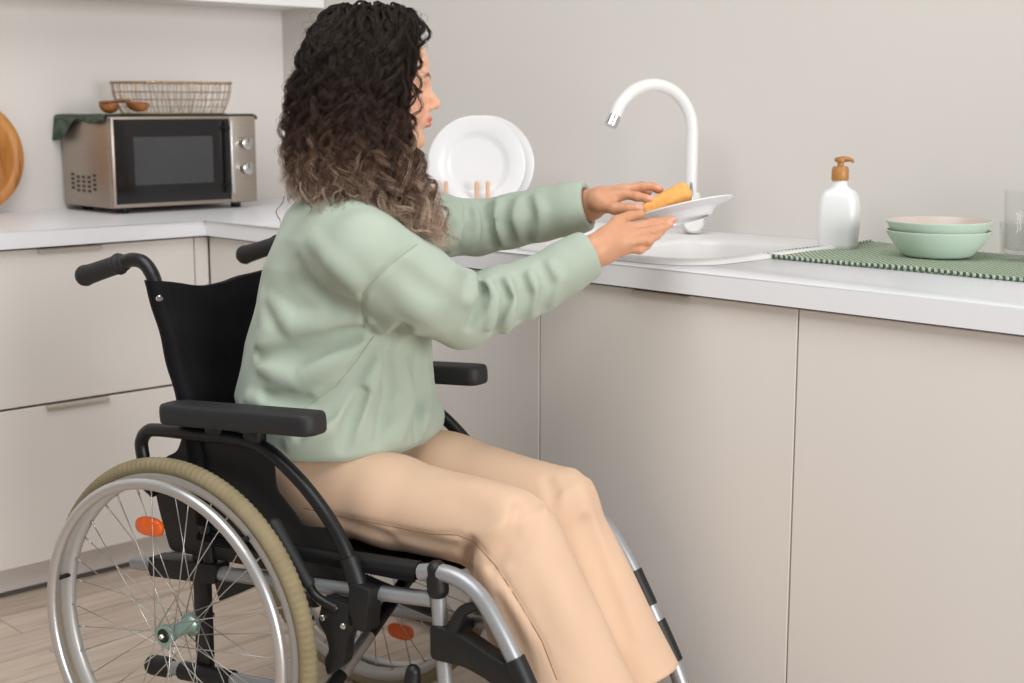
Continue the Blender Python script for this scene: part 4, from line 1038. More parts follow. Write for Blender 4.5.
# ---- skin
def skin_mat():
    k = NT('skin'); a = k.n('ShaderNodeAttribute'); a.attribute_name = 'tint'
    mx = k.n('ShaderNodeMix', data_type='RGBA'); mx.blend_type = 'MULTIPLY'; mx.inputs[0].default_value = 1.0
    v = k.coord(); k.l(a.outputs['Color'], mx.inputs[6]); k.l(k.ramp(k.noise(v, 60, 4), [(0.3, (0.93, 0.91, 0.9, 1)), (0.7, (1.0, 1.0, 1.0, 1))]), mx.inputs[7])
    k.l(mx.outputs[2], k.b.inputs['Base Color']); k.b.inputs['Roughness'].default_value = 0.45; k.b.inputs['Specular IOR Level'].default_value = 0.35
    k.b.inputs['Subsurface Weight'].default_value = 0.12; k.b.inputs['Subsurface Radius'].default_value = (1.0, 0.35, 0.2); k.b.inputs['Subsurface Scale'].default_value = 0.006
    k.bump(k.noise(v, 420, 3), 0.12, 0.001); return k.m
MT['skin'] = skin_mat()
def smooth01(x, a, b): t = np.clip((x - a) / (b - a), 0, 1); return t * t * (3 - 2 * t)
def mixc(C, c, w): return C * (1 - w[:, None]) + np.array(c[:3]) * w[:, None]
Cc = np.tile(np.array(rgb(224, 176, 147)[:3]), (len(PB), 1))
q = (PB - HO) @ HR; m = q.copy(); m[:, 1] = np.abs(m[:, 1])
inhead = np.linalg.norm(q - np.array([0, 0, 0.02]), axis=1) < 0.19
def blob(p, c, r, soft=0.4): return (1 - smooth01(np.sqrt((((p - A3(c)) / A3(r)) ** 2).sum(1)), 1 - soft, 1 + soft)) * inhead
Cc = mixc(Cc, rgb(218, 152, 126), blob(m, (0.075, 0.04, -0.012), (0.04, 0.025, 0.025), 0.8) * 0.6)
Cc = mixc(Cc, rgb(206, 112, 98), np.maximum(blob(m, (0.0985, 0.005, -0.0312), (0.013, 0.0215, 0.0046), 0.25), blob(q, (0.098, 0, -0.0415), (0.013, 0.0215, 0.0054), 0.25)))
Cc = mixc(Cc, rgb(128, 48, 44), blob(q, (0.099, 0, -0.0361), (0.012, 0.0205, 0.0012), 0.5) * 0.8)
for t in np.linspace(0, 1, 7):                            # eyebrow
    Cc = mixc(Cc, rgb(52, 36, 30), blob(m, (0.0915 - 0.017 * t ** 2, 0.010 + 0.036 * t, 0.0375 + 0.005 * math.sin(PI * min(1, t * 1.25))), (0.010, 0.006, 0.0042 - 0.0014 * t), 0.4) * 0.95)
for t in np.linspace(-1, 1, 9):                           # lash line of the lowered lid
    Cc = mixc(Cc, rgb(36, 24, 22), blob(m, (0.0845 - 0.003 * t * t, 0.031 + 0.0115 * t, 0.0122 + 0.0015 * t * t), (0.009, 0.004, 0.0024), 0.4))
Cc = mixc(Cc, rgb(205, 150, 124), blob(m, (0.084, 0.031, 0.021), (0.012, 0.014, 0.006), 0.5) * 0.5)
scalp = smooth01(-(q[:, 0] - 0.072) + 0.9 * (q[:, 2] - 0.075), -0.005, 0.012) * (q[:, 2] > 0.0) + smooth01(-q[:, 0] + 0.0, 0.0, 0.02) * (q[:, 2] > -0.11) * (q[:, 2] <= 0.0) * 0.8
ear = ell(m, (-0.008, 0.078, 0.0), (0.022, 0.012, 0.036)) < 0.002
Cc = mixc(Cc, rgb(36, 26, 23), np.clip(scalp, 0, 1) * inhead * (~ear))
for FG, TH in ((FGR, THR), (FGL, THL)):                  # hands a touch warmer, nails lighter
    cc = FG[1][0][0]; near = np.linalg.norm(PB - cc, axis=1) < 0.14
    Cc = mixc(Cc, rgb(204, 150, 116), near * 0.85)
    for F in FG + [TH[1:]]:
        a, b = F[-2][0], F[-1][0]; dirn = (b - a) / np.linalg.norm(b - a); up = -ray(*((612, 210))) ; up = up / np.linalg.norm(up) + UPZ * 0.75; up = up - dirn * (up @ dirn); up /= np.linalg.norm(up)
        c = b + up * F[-1][1] * 0.8 - dirn * 0.001; sd = np.cross(dirn, up); e = np.stack([(PB - c) @ dirn / 0.0075, (PB - c) @ sd / 0.0058, (PB - c) @ up / 0.005], 1)
        Cc = mixc(Cc, rgb(222, 168, 148), (1 - smooth01(np.linalg.norm(e, axis=1), 0.8, 1.1)))
        for kx, kf in ((1, 0.010), (2, 0.008)):
            if kx < len(F): Cc = mixc(Cc, rgb(206, 140, 112), (1 - smooth01(np.linalg.norm(PB - F[kx][0] - up * F[kx][1], axis=1), 0.2 * kf, kf)) * 0.35)
person = quad_mesh('person', PB, QB, MT['skin']); vcol(person, 'tint', Cc)
tag(person, 'woman with long dark curly hair in green sweatshirt, seated in the wheelchair washing a plate', 'person')

# ---- sweatshirt
TORSO_S = [(0.604, 0.156, 0.268, 0.150, 0.190, 6), (0.616, 0.155, 0.270, 0.160, 0.193, 7), (0.635, 0.152, 0.27, 0.160, 0.194, 9), (0.69, 0.142, 0.27, 0.162, 0.193, 11), (0.78, 0.153, 0.27, 0.153, 0.186, 15), (0.85, 0.160, 0.27, 0.140, 0.178, 20),
           (0.92, 0.170, 0.268, 0.136, 0.176, 25), (0.97, 0.182, 0.268, 0.123, 0.166, 28), (1.005, 0.182, 0.27, 0.112, 0.140, 30), (1.035, 0.188, 0.27, 0.088, 0.098, 30), (1.058, 0.198, 0.27, 0.064, 0.070, 30)]
fR = lambda t: ELR + (WRR - ELR) * t
fL = lambda t: ELL + (WRL - ELL) * t
SLR = [cw(0.27, 0.165, 0.965), SHR, at(416, 289, 2.28), ELR, fR(0.25) - UPZ * 0.004, fR(0.52) - UPZ * 0.011, fR(0.76) - UPZ * 0.005, fR(0.88) - UPZ * 0.001, fR(0.97)]
RRR = [0.080, 0.071, 0.073, 0.0585, 0.054, 0.0485, 0.0445, 0.0415, 0.0385]
SLL = [cw(0.2, 0.35, 0.975), SHL, SHL + (ELL - SHL) * 0.5, ELL, fL(0.3), fL(0.6), fL(0.82), fL(0.90), fL(0.985)]
RRL = [0.083, 0.072, 0.060, 0.051, 0.049, 0.0485, 0.0475, 0.0455, 0.0435]
def sleeve(P, pts, rs): return chain(P, pts, rs, 0.012)
def base_sw():
    G = Groups()
    G.add(cw(0.14, 0.27, 0.80), 0.44, lambda P: loft(P, TORSO_S), 0.03)
    G.add(cw(0.2, 0.27, 0.63), 0.27, lambda P: ell(P, cw(0.172, 0.268, 0.638), (0.146, 0.190, 0.052), np.stack([CS, CL, UPZ], 1)), 0.03)
    G.add((SHR + ELR) / 2, 0.27, lambda P: sleeve(P, SLR[:4], RRR[:4]), 0.065)
    G.add((ELR + WRR) / 2, 0.24, lambda P: sleeve(P, SLR[3:], RRR[3:]), 0.012)
    G.add((SHL + ELL) / 2, 0.27, lambda P: sleeve(P, SLL[:4], RRL[:4]), 0.03)
    G.add((ELL + WRL) / 2, 0.24, lambda P: sleeve(P, SLL[3:], RRL[3:]), 0.012)
    return G
SW0 = base_sw(); SWT = base_sw()
def add_fold(G, f, pts, amp, r, k=0.012):
    ln = lay(f, pts)
    if len(ln) < 2: return
    n = grad(f, ln, 0.004); c = ln.mean(0); R = np.linalg.norm(ln - c, axis=1).max() + r + 0.01
    G.add(c, R, (lambda P, ln=ln, n=n, a=amp, r=r: fold(P, ln, n, a, r)), k, 'u' if amp > 0 else 's')
RIDGE = [([(312, 236), (330, 262), (352, 282), (362, 294)], .010, .022), ([(270, 300), (294, 326), (340, 322), (366, 320)], .012, .022), ([(262, 368), (298, 382), (338, 358), (366, 342)], .013, .022),
         ([(250, 398), (290, 414), (330, 398), (354, 374)], .012, .020), ([(352, 436), (364, 398), (380, 362)], .013, .018), ([(398, 440), (408, 400), (404, 366)], .012, .020), ([(290, 444), (326, 428), (346, 402)], .010, .018), ([(262, 296), (266, 330), (256, 356)], .008, .02), ([(424, 430), (428, 395), (426, 360)], .008, .016),
         ([(380, 272), (412, 304), (444, 332)], .006, .024), ([(455, 268), (470, 276), (472, 294), (462, 316)], .010, .016), ([(488, 284), (496, 298), (488, 326)], .013, .011), ([(508, 280), (515, 300), (506, 330)], .011, .011), ([(530, 274), (536, 292), (532, 318)], .008, .011), ([(550, 263), (560, 280), (554, 304)], .007, .010), 
         ([(448, 206), (459, 226), (452, 250)], .010, .014), ([(474, 208), (481, 226), (472, 248)], .010, .013), ([(497, 200), (493, 222), (503, 244)], .008, .012), ([(519, 199), (513, 214), (522, 238)], .006, .011), ([(533, 197), (541, 212), (535, 238)], .006, .011)]
VALLEY = [([(366, 332), (340, 337), (300, 354), (258, 356)], -.014, .018), ([(356, 304), (330, 300), (306, 282), (298, 262)], -.010, .020), ([(374, 346), (350, 384), (318, 406), (266, 396)], -.012, .015), ([(388, 352), (390, 392), (378, 440)], -.014, .016), ([(418, 352), (416, 400), (418, 436)], -.011, .014), ([(344, 448), (350, 420), (362, 392)], -.011, .014), ([(300, 436), (330, 412), (350, 388)], -.007, .012),
          ([(478, 284), (485, 290), (481, 306), (472, 326)], -.015, .011), ([(498, 281), (505, 298), (499, 316), (493, 332)], -.013, .010), ([(520, 277), (525, 294), (520, 322)], -.010, .010), ([(541, 267), (548, 284), (543, 310)], -.008, .010), ([(450, 296), (460, 314), (454, 338)], -.005, .018),
          ([(468, 209), (467, 230), (458, 252)], -.014, .013), ([(487, 206), (488, 228), (492, 246)], -.011, .012), ([(508, 201), (504, 222), (511, 243)], -.008, .011), ([(528, 199), (531, 220), (528, 240)], -.008, .011), ([(404, 330), (392, 342), (374, 338)], -.016, .013), ([(398, 262), (420, 282), (446, 300)], -.005, .018)]
for pts, a, r in RIDGE: add_fold(SWT, SW0, pts, a, r)
for pts, a, r in VALLEY: add_fold(SWT, SW0, pts, a, r)
SEAM = [(417, 244), (398, 258), (378, 276), (364, 292), (362, 306), (365, 328)]
SIDE = [(374, 336), (356, 362), (336, 386), (302, 410)]
for pts in (SEAM, SIDE): add_fold(SWT, SW0, pts, -.0035, .006, 0.004)
# hollow cuffs, open neck, hem rolled under
def cuff_cut(end, ax, at_t, r0):
    ax = ax / np.linalg.norm(ax)
    SWT.add(end, 0.11, lambda P: seg(P, end - ax * 0.022, end + ax * 0.08, r0, r0), 0.003, 's')
    SWT.add(end + ax * 0.03, 0.11, lambda P: smax(-((P - end) @ ax), np.linalg.norm(P - end - ax * 0.05, axis=1) - 0.085, 0.002), 0.003, 's')
cuff_cut(fR(0.945), WRR - ELR, 1, 0.0285)
cuff_cut(fL(0.985), WRL - ELL, 1, 0.0325)
SWT.add(cw(0.203, 0.27, 1.07), 0.07, lambda P: seg(P, cw(0.205, 0.27, 1.02), cw(0.19, 0.27, 1.12), 0.056, 0.07), 0.006, 's')
def sw_noise(P):
    x, y, z = P[:, 0], P[:, 1], P[:, 2]
    w = np.clip((np.minimum(np.linalg.norm(P - fR(0.945), axis=1), np.linalg.norm(P - fL(0.985), axis=1)) - 0.05) / 0.05, 0, 1)
    return w * sw_noise0(x, y, z)
def sw_noise0(x, y, z):
    return 0.0016 * np.sin(31 * x + 17 * z + 3 * np.sin(19 * y)) * np.sin(23 * z - 13 * y + 2 * np.sin(27 * x)) + 0.0012 * np.sin(57 * x - 31 * z + 5) * np.sin(43 * y + 37 * z)
def SWF(P, c=None, rad=0.0): return SWT(P, c, rad) + sw_noise(P)
lo = np.minimum.reduce([SHR, ELR, WRR, SHL, ELL, WRL, cw(-0.1, 0.1, 0.53), cw(-0.1, 0.45, 0.53), cw(0.35, 0.1, 0.53), cw(0.35, 0.45, 0.53)]) - 0.11
hi = np.maximum.reduce([SHR, ELR, WRR, SHL, ELL, WRL, cw(-0.1, 0.1, 1.07), cw(-0.1, 0.45, 0.53), cw(0.35, 0.1, 0.53), cw(0.35, 0.45, 0.53)]) + 0.11
VS_, QS_ = sdf_mesh(SWF, lo, hi, 0.0042)
def cloth_mat(name, col, bs, bstr, sheen, var, stretch=(1, 1, 1)):
    k = NT(name); v = k.coord(stretch)
    c0 = tuple(x * (1 - var) for x in col[:3]) + (1,); c1 = tuple(min(1, x * (1 + var)) for x in col[:3]) + (1,)
    k.l(k.ramp(k.noise(v, 14, 4), [(0.3, c0), (0.7, c1)]), k.b.inputs['Base Color'])
    k.b.inputs['Roughness'].default_value = 0.95; k.b.inputs['Specular IOR Level'].default_value = 0.1
    k.b.inputs['Sheen Weight'].default_value = sheen; k.b.inputs['Sheen Roughness'].default_value = 0.6
    k.bump(k.noise(v, bs, 3), bstr, 0.002); return k.m
MT['sweat'] = cloth_mat('sage_sweatshirt', rgb(166, 178, 163), 420, 0.18, 0.15, 0.03)
MT['chino'] = cloth_mat('beige_twill', rgb(214, 182, 155), 500, 0.12, 0.05, 0.025, (1, 1, 0.6))
MT['seam'] = mat('seam_thread', rgb(146, 166, 146), 0.9)
MT['seam2'] = mat('trouser_seam', rgb(150, 112, 78), 0.9)
sweater = quad_mesh('sweatshirt', VS_, QS_, MT['sweat'], person); sweater['label'] = 'sage green sweatshirt'
def seam_tube(name, f, pts, r, m, parent, sink=0.0):
    ln = lay(f, pts, 8)
    if len(ln) < 3: return
    n = grad(f, ln, 0.003); bm = bmesh.new(); add_tube(bm, [p - k * sink for p, k in zip(ln, n)], r, 6); obj(name, bm, m, parent)
seam_tube('seam', SWF, SEAM, 0.0009, MT['seam'], sweater, 0.0002)
seam_tube('seam', SWF, SIDE, 0.0007, MT['seam'], sweater, 0.0002)

# ---- trousers
HMR, HML = cw(0.700, 0.185, 0.195), cw(0.686, 0.370, 0.220)
sR = lambda t: KNR + (HMR - KNR) * t
sL = lambda t: KNL + (HML - KNL) * t
def base_tr():
    G = Groups()
    G.add(cw(0.08, 0.27, 0.56), 0.27, lambda P: ell(P, cw(0.095, 0.27, 0.565), (0.115, 0.165, 0.080), np.stack([CS, CL, UPZ], 1)), 0.03)
    G.add((HPR + KNR) / 2, 0.36, lambda P: chain(P, [HPR, HPR + (KNR - HPR) * 0.5, KNR], [0.086, 0.075, 0.070], 0.02), 0.03)
    G.add((HPL + KNL) / 2, 0.36, lambda P: chain(P, [HPL, HPL + (KNL - HPL) * 0.5, KNL], [0.084, 0.075, 0.066], 0.02), 0.03)
    G.add(sR(0.5), 0.32, lambda P: etube(P, sR(-0.05), sR(1.0), (0.077, 0.073), (0.114, 0.094), CS), 0.018)
    G.add(sL(0.5), 0.30, lambda P: etube(P, sL(-0.05), sL(1.0), (0.058, 0.068), (0.084, 0.084), CS), 0.020)
    return G
TR0 = base_tr(); TRT = base_tr()
TR_R = [([(430, 480), (470, 486), (505, 500), (524, 524)], .004, .03), ([(476, 562), (500, 596), (524, 640)], .004, .02), ([(574, 470), (590, 520), (606, 560)], .004, .02), ([(540, 560), (566, 610), (590, 660)], .004, .03)]
TR_V = [([(519, 510), (513, 538), (494, 566)], -.014, .017), ([(470, 545), (464, 556), (468, 572)], -.016, .014), ([(538, 500), (530, 530), (512, 560)], -.007, .016), ([(548, 480), (553, 494), (551, 508)], -.005, .013), ([(400, 536), (425, 541), (452, 547)], -.006, .014), ([(335, 520), (365, 530), (390, 538)], -.004, .012), ([(586, 525), (604, 580), (628, 640)], -.009, .02), ([(500, 600), (516, 640), (530, 676)], -.005, .018)]
for pts, a, r in TR_R + TR_V: add_fold(TRT, TR0, pts, a, r, 0.014)
TSEAM = [(303, 508), (339, 516), (390, 526), (429, 534), (458, 535), (474, 542), (495, 565), (519, 602), (542, 641), (557, 680)]
add_fold(TRT, TR0, TSEAM, -.003, .006, 0.004)
TRT.add(sR(0.9), 0.20, lambda P: etube(P, sR(0.7), sR(1.2), (0.078, 0.068), (0.097, 0.082), CS), 0.004, 's')
TRT.add(sL(0.9), 0.20, lambda P: etube(P, sL(0.7), sL(1.2), (0.052, 0.060), (0.072, 0.074), CS), 0.004, 's')
def TRF(P, c=None, rad=0.0):
    x, y, z = P[:, 0], P[:, 1], P[:, 2]
    return TRT(P, c, rad) + 0.0012 * np.sin(29 * x + 21 * z + 2 * np.sin(23 * y)) * np.sin(31 * z - 17 * y)
allq = np.array([HPR, HPL, KNR, KNL, ANR, ANL, cw(-0.08, 0.1, 0.45), cw(-0.08, 0.45, 0.7)])
VT_, QT_ = sdf_mesh(TRF, allq.min(0) - 0.12, allq.max(0) + 0.12, 0.0042)
trousers = quad_mesh('trousers', VT_, QT_, MT['chino'], person); trousers['label'] = 'loose beige trousers'
seam_tube('seam', TRF, TSEAM, 0.0009, MT['seam2'], trousers, 0.0003)

# ---- shoes on the foot plates
for an in (ANR, ANL):
    def shoe_f(P, c=None, rad=0.0, an=an):
        q = np.stack([(P - an) @ CS, (P - an) @ CL, P[:, 2] - an[2]], 1)
        d = smin(seg(q, (-0.035, 0, -0.035), (0.06, 0, -0.045), 0.038, 0.037), seg(q, (0.05, 0, -0.05), (0.135, 0.004, -0.062), 0.036, 0.026), 0.03)
        d = smin(d, seg(q, (-0.02, 0, -0.02), (-0.005, 0, 0.015), 0.041, 0.040), 0.02)
        d = smax(d, -(q[:, 2] + 0.078), 0.006); return smax(smax(d, q[:, 2] - 0.012, 0.004), -seg(q, (0, 0, 0.0), (0, 0, 0.05), 0.0355, 0.037), 0.003)
    v_, q_ = sdf_mesh(shoe_f, an - 0.2, an + 0.2, 0.005); quad_mesh('shoe', v_, q_, MT['shoe'], person)

# ------------------------------------------------------------------ what she holds: plate and sponge
vd = ray(684, 209); vd = vd / np.linalg.norm(vd)
PCN = at(680, 212, 2.56)
im_r = RT * math.cos(math.radians(13.5)) + CUP * math.sin(math.radians(13.5)); im_r = im_r - vd * (im_r @ vd); im_r /= np.linalg.norm(im_r)
n0 = np.cross(im_r, vd); n0 = n0 / np.linalg.norm(n0); n0 = n0 if n0[2] > 0 else -n0
PN = n0 * math.cos(math.radians(5)) + vd * math.sin(math.radians(5))
bm = bmesh.new(); add_lathe(bm, plate_full(0.100), (0, 0, 0), 72, axis=PN)
pl_ = obj('plate', bm, MT['ceramic'], None, True, sharp=60); pl_.location = tuple(PCN - PN * 0.018)
tag(pl_, 'white plate held tilted in both hands over the sink edge', 'plate')
# sponge: a rounded, slightly bent foam block lying on the plate
AX = RT * math.cos(math.radians(29)) + CUP * math.sin(math.radians(29)); AX -= vd * (AX @ vd) * 0.9; AX /= np.linalg.norm(AX)
ZX = PN - AX * (PN @ AX); ZX /= np.linalg.norm(ZX); YX = np.cross(ZX, AX)
SC0 = at(666, 202, 2.545)
def sponge_f(P, c=None, rad=0.0):
    q = P - SC0; x = q @ AX; y = q @ YX; z = q @ ZX + 0.6 * x * x - 0.0
    dx, dy, dz = np.abs(x) - 0.0485 + 0.012, np.abs(y) - 0.034 + 0.012, np.abs(z) - 0.0168 + 0.012
    d = np.sqrt(np.maximum(dx, 0) ** 2 + np.maximum(dy, 0) ** 2 + np.maximum(dz, 0) ** 2) + np.minimum(np.maximum(dx, np.maximum(dy, dz)), 0) - 0.012
    return d + 0.0006 * np.sin(210 * x) * np.sin(190 * y) * np.sin(230 * z)
v_, q_ = sdf_mesh(sponge_f, SC0 - 0.09, SC0 + 0.09, 0.0022, 16)
tag(quad_mesh('sponge', v_, q_, MT['sponge']), 'yellow orange sponge pressed on the held plate by the far hand', 'sponge')
# ------------------------------------------------------------------ hair: many curling locks of fine strands
def hair_mat():
    k = NT('hair'); a = k.n('ShaderNodeAttribute'); a.attribute_name = 'tone'
    col = k.ramp(a.outputs['Fac'], [(0.0, rgb(27, 17, 14)), (0.35, rgb(50, 33, 26)), (0.62, rgb(104, 79, 63)), (1.0, rgb(188, 165, 146))])
    hi = k.n('ShaderNodeHairInfo'); mr = k.n('ShaderNodeMapRange'); mr.inputs['To Min'].default_value = 0.75; mr.inputs['To Max'].default_value = 1.3
    k.l(hi.outputs['Random'], mr.inputs['Value']); hs = k.n('ShaderNodeHueSaturation'); k.l(col, hs.inputs['Color']); k.l(mr.outputs['Result'], hs.inputs['Value'])
    k.l(hs.outputs['Color'], k.b.inputs['Base Color']); k.b.inputs['Roughness'].default_value = 0.44; k.b.inputs['Specular IOR Level'].default_value = 0.34; k.b.inputs['Specular Tint'].default_value = (1.0, 0.86, 0.76, 1)
    return k.m
MT['hair'] = hair_mat()
hr = np.random.default_rng(11)
def tab(y, pts): P = np.array(pts, float); return np.interp(y, P[:, 0], P[:, 1])
LEFT = [(2, 350), (6, 335), (10, 326), (20, 315), (40, 304), (60, 299), (80, 294), (100, 290), (140, 286), (170, 287), (190, 290), (210, 300)]
RIGHT = [(2, 392), (6, 402), (10, 410), (15, 418), (22, 424), (32, 426), (42, 423), (52, 418), (70, 414), (90, 410), (110, 405), (130, 408), (150, 412), (170, 418), (185, 424), (200, 431)]
LF = [(150, 338), (170, 345), (195, 352), (225, 380), (240, 400), (262, 428)]
RF = [(150, 412), (170, 420), (185, 426), (200, 433), (220, 441), (240, 448), (262, 456)]
DEP = [(2, 0.03), (6, 0.05), (12, 0.07), (25, 0.092), (60, 0.112), (100, 0.122), (140, 0.128), (180, 0.130), (262, 0.11)]
def gp(p): return np.interp(p, [0, 0.06, 0.15, 0.3, 0.5, 0.8, 1.0], [0.0, 0.38, 0.62, 0.88, 1.0, 0.93, 0.70])
AV = Groups(); AV.g = list(SW0.g); AV.add(hw_((0.02, 0, -0.02)), 0.22, head_f)
def pushout(P, marg):
    for _ in range(4):
        v = AV(P); m = v < marg
        if not m.any(): break
        g = grad(AV, P[m], 0.004); P[m] += g * (marg - v[m])[:, None] * 0.9
    return P
LOCKS = []
def lock(p, y0, lam, ye, side, curl, wav):
    """guide line of one lock: p = place around the head (0 back, 1 face), lam = depth of its layer"""
    n = 34; t = np.linspace(0, 1, n); y = y0 + (ye - y0) * t
    q = np.clip((p - 0.40) / 0.60, 0, 1)
    pts = []
    for ti, yi in zip(t, y):
        l, r = tab(yi, LEFT), tab(yi, RIGHT); x = l + (r - l) * p; xc = 366.0
        if p > 0.40 and side > 0:
            w = np.clip((yi - 120) / 70, 0, 1); w = w * w * (3 - 2 * w); xf = tab(yi, LF) + (tab(yi, RF) - tab(yi, LF)) * q; x = x * (1 - w) + xf * w
        grow = min(1.0, 0.80 + 0.9 * ti + 0.02) if y0 > 12 else 1.0
        la = lam * grow; xa = xc + (x - xc) * (la if yi < 160 else 1 - (1 - la) * 0.5)
        ya = yi + (1 - la) * 26 * (1 - ti) * (1 if yi < 60 else 0.3)
        d = 2.36 - side * tab(yi, DEP) * gp(p) * la
        pts.append(at(xa, ya, d))
    return np.array(pts)
def make_locks():
    out = []
    def top(y_lo, y_hi): return y_lo + (y_hi - y_lo) * hr.random() ** 1.6
    for k in range(600):                                  # the side towards the light: outer and inner layers
        p = hr.random() ** 0.92; lam = 0.74 + 0.26 * hr.random() ** 0.6; y0 = 3 + 105 * (1 - lam) / 0.26 * hr.random() + 8 * hr.random()
        if p > 0.86: y0 = 6 + 22 * hr.random()
        if p < 0.40: ye = 180 + 30 * hr.random() + 6 * (p < 0.3)
        else:
            q = (p - 0.4) / 0.6; ye = 205 + 57 * q ** 0.55 - 45 * hr.random() ** 2.2
        out.append((p, y0, lam, ye, 1))
    for k in range(230):
        p = hr.random(); lam = 0.74 + 0.26 * hr.random() ** 0.6; y0 = 3 + 100 * (1 - lam) / 0.26 * hr.random() + 8 * hr.random()
        out.append((p, y0, lam, 165 + 35 * hr.random(), -1))
    return out
POS, RAD, TON, CNT = [], [], [], []
def strands(G, n, amp, wav, jit, r0, y0, tone_off=0.0, loose=0.0):
    seg_l = np.linalg.norm(np.diff(G, axis=0), axis=1); L = np.concatenate([[0], np.cumsum(seg_l)]); tot = L[-1]
    m = int(max(14, min(70, tot / wav * 11))); s = np.linspace(0, tot, m)
    C = np.stack([np.interp(s, L, G[:, i]) for i in range(3)], 1); t = s / tot
    T = np.gradient(C, axis=0); T /= np.linalg.norm(T, axis=1)[:, None] + 1e-9
    ref = vd_h; U = np.cross(T, ref); U /= np.linalg.norm(U, axis=1)[:, None] + 1e-9; W = np.cross(T, U)
    ph0 = hr.random() * 6.28; hand = 1 if hr.random() < 0.5 else -1; wv = wav * (0.85 + 0.3 * hr.random())
    env = amp * (0.25 + 0.75 * np.clip(t * 1.8, 0, 1)); wob = 0.5 * np.sin(s / wv * 1.7 + ph0)
    for k in range(n):
        ph = ph0 + hand * s / wv * 6.283 + hr.normal() * 0.35 + wob
        a = env * (0.75 + 0.5 * hr.random()); ox, oy = hr.normal(size=2) * jit * (0.35 + 0.65 * np.clip(t * 2.5, 0, 1))[:, None].T.repeat(1, 0) if False else (hr.normal() * jit, hr.normal() * jit)
        sp = (0.3 + 0.7 * np.clip(t * 2.2, 0, 1)); fz = loose * t
        P = C + U * ((np.cos(ph) * a + ox * sp + fz * np.sin(s * 90 + k))[:, None]) + W * ((np.sin(ph) * a * 0.8 + oy * sp + fz * np.cos(s * 70 + k * 2))[:, None])
        e = int(m * (0.82 + 0.18 * hr.random())); P = P[:e]
        POS.append(P); RAD.append(r0 * np.clip(1.0 - 0.65 * np.linspace(0, 1, e) ** 3, 0.3, 1)); CNT.append(e)
        zz = P[:, 2]; y_img = (HO[2] - zz) * 594 + 98
        bright = np.clip((y_img - 75) / 140, 0, 1); tn = bright * (0.70 + 0.25 * np.linspace(0, 1, e)) + (tone_off + hr.normal() * 0.08) * (0.25 + 0.9 * bright)
        TON.append(np.clip(tn, 0, 1))
vd_h = ray(370, 120); vd_h = vd_h / np.linalg.norm(vd_h)
GL = []; LK = make_locks()
for (p, y0, lam, ye, side) in LK:
    G = lock(p, y0, lam, ye, side, 0, 0); 
    c0 = HO + UPZ * 0.035; rt_ = c0 + (G[0] - c0) * 0.80 + UPZ * (0.01 if y0 < 16 else 0.0) + FWH * (0.015 * side if y0 < 16 else 0.0)
    G = np.concatenate([[rt_ * (1 - u) + G[0] * u + UPZ * 0.006 * math.sin(PI * u) for u in (0.0, 0.35, 0.7)], G])[:34 + 3]; G = G[np.round(np.linspace(0, len(G) - 1, 34)).astype(int)]
    GL.append(G + np.cumsum(hr.normal(size=(34, 3)) * 0.0011, axis=0))
GL = pushout(np.concatenate(GL), 0.008).reshape(-1, 34, 3)
for G, (p, y0, lam, ye, side) in zip(GL, LK):
    low = float(np.clip((ye - 180) / 60, 0, 1))
    wav = (0.027 + 0.013 * hr.random()) * (1 + 1.1 * low * hr.random() ** 0.6 + 0.35 * (ye > 185))
    strands(G, 24, (0.0052 + 0.0050 * hr.random() ** 1.3) * (1 + 0.35 * low), wav, 0.0026 - 0.0008 * low, 0.00030, y0, 0.20 * hr.normal())
FZ = []
for k in range(480):                                      # frizz standing off the outline
    p = hr.random(); side = 1 if hr.random() < 0.6 else -1; y0 = 4 + 130 * hr.random(); G = lock(p, y0, 1.0, min(y0 + 30 + 50 * hr.random(), 200), side, 0, 0)
    c = HO + UPZ * 0.03; o = G - c; o /= np.linalg.norm(o, axis=1)[:, None]; tt = np.linspace(0, 1, len(G)) ** 1.4
    G = G + o * (0.014 * hr.random() * tt)[:, None] + np.cumsum(hr.normal(size=G.shape) * 0.0009, axis=0); FZ.append(G)
FZ = pushout(np.concatenate(FZ), 0.006).reshape(-1, 34, 3)
for G in FZ: strands(G, 3, 0.005, 0.024, 0.004, 0.00013, 0, 0.06)
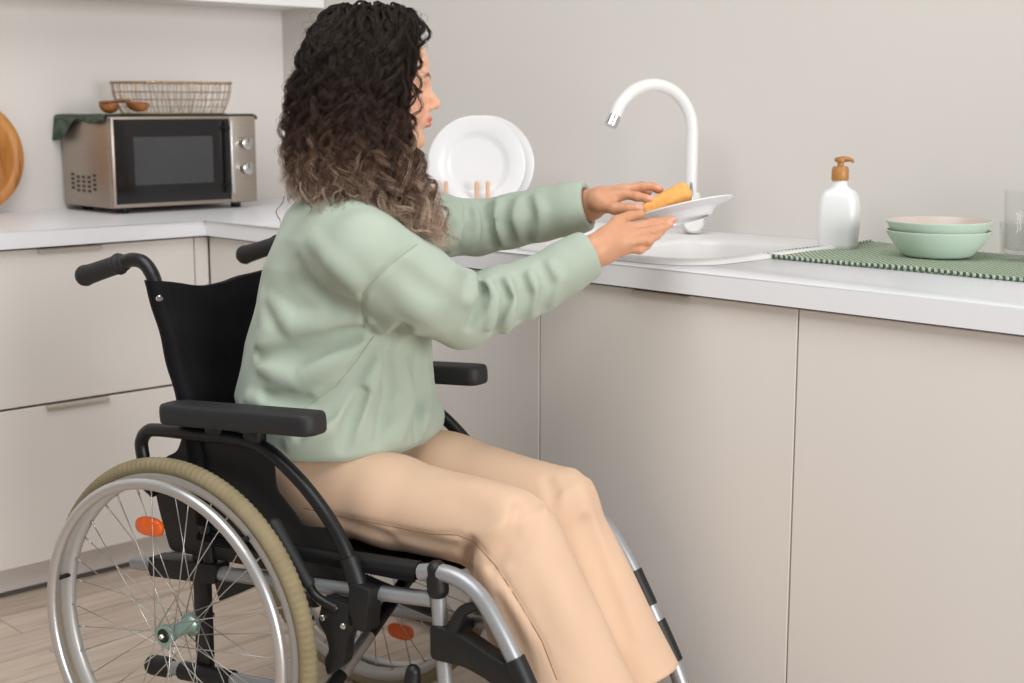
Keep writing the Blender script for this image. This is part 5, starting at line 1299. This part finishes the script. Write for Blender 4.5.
# ringlets falling beside the cheek and temple
def ringlet(pts, n=16, amp=0.0055, wav=0.034, jit=0.0011, r=0.00027, tone=-0.1):
    G = np.array(smooth_path([at(*q) for q in pts], 8)); strands(G, n, amp, wav, jit, r, 0, tone)
ringlet([(414, 22, 2.30), (421, 40, 2.285), (419, 55, 2.28), (411, 62, 2.28)], 18, .004, .03)
ringlet([(406, 30, 2.27), (416, 55, 2.265), (418, 80, 2.27), (421, 100, 2.275), (414, 116, 2.275), (414, 134, 2.275), (417, 150, 2.275)], 14, .0062, .042)
ringlet([(402, 40, 2.265), (409, 75, 2.26), (413, 100, 2.265), (406, 120, 2.265), (411, 145, 2.265), (418, 163, 2.265), (428, 172, 2.26)], 14, .0052, .046)
ringlet([(396, 40, 2.26), (404, 80, 2.255), (404, 110, 2.255), (400, 140, 2.26), (408, 170, 2.26)], 16, .005, .036)
ringlet([(418, 150, 2.25), (430, 178, 2.25), (436, 196, 2.25), (434, 210, 2.25)], 6, .006, .05)
for k in range(46):                                       # loose ends straying over the back and the shoulder
    x = 292 + 110 * hr.random(); yb = 178 + (x - 292) * 0.28; dx = -4 + 14 * hr.random()
    G = pushout(np.array([at(x, yb, 2.25), at(x + dx * 0.4, yb + 12, 2.245), at(x + dx, yb + 24 + 12 * hr.random(), 2.24)]), 0.004); G = np.array(smooth_path(G, 8)); strands(G, 5, 0.0045 + 0.003 * hr.random(), 0.035 + 0.02 * hr.random(), 0.0014, 0.00024, 0, 0.15 * hr.normal())
ringlet([(284, 196, 2.42), (279, 210, 2.42), (278, 222, 2.42), (282, 229, 2.42)], 5, .004, .04)
hc = bpy.data.hair_curves.new('hair'); hc.add_curves([int(c) for c in CNT])
hc.attributes['position'].data.foreach_set('vector', np.concatenate(POS).astype(f32).ravel())
at_r = hc.attributes.get('radius') or hc.attributes.new('radius', 'FLOAT', 'POINT'); at_r.data.foreach_set('value', np.concatenate(RAD).astype(f32))
at_t = hc.attributes.new('tone', 'FLOAT', 'POINT'); at_t.data.foreach_set('value', np.concatenate(TON).astype(f32))
hc.materials.append(MT['hair'])
hair = bpy.data.objects.new('hair', hc); COL.objects.link(hair); hair.parent = person; hair['label'] = 'long dark curly hair with ash brown ends'
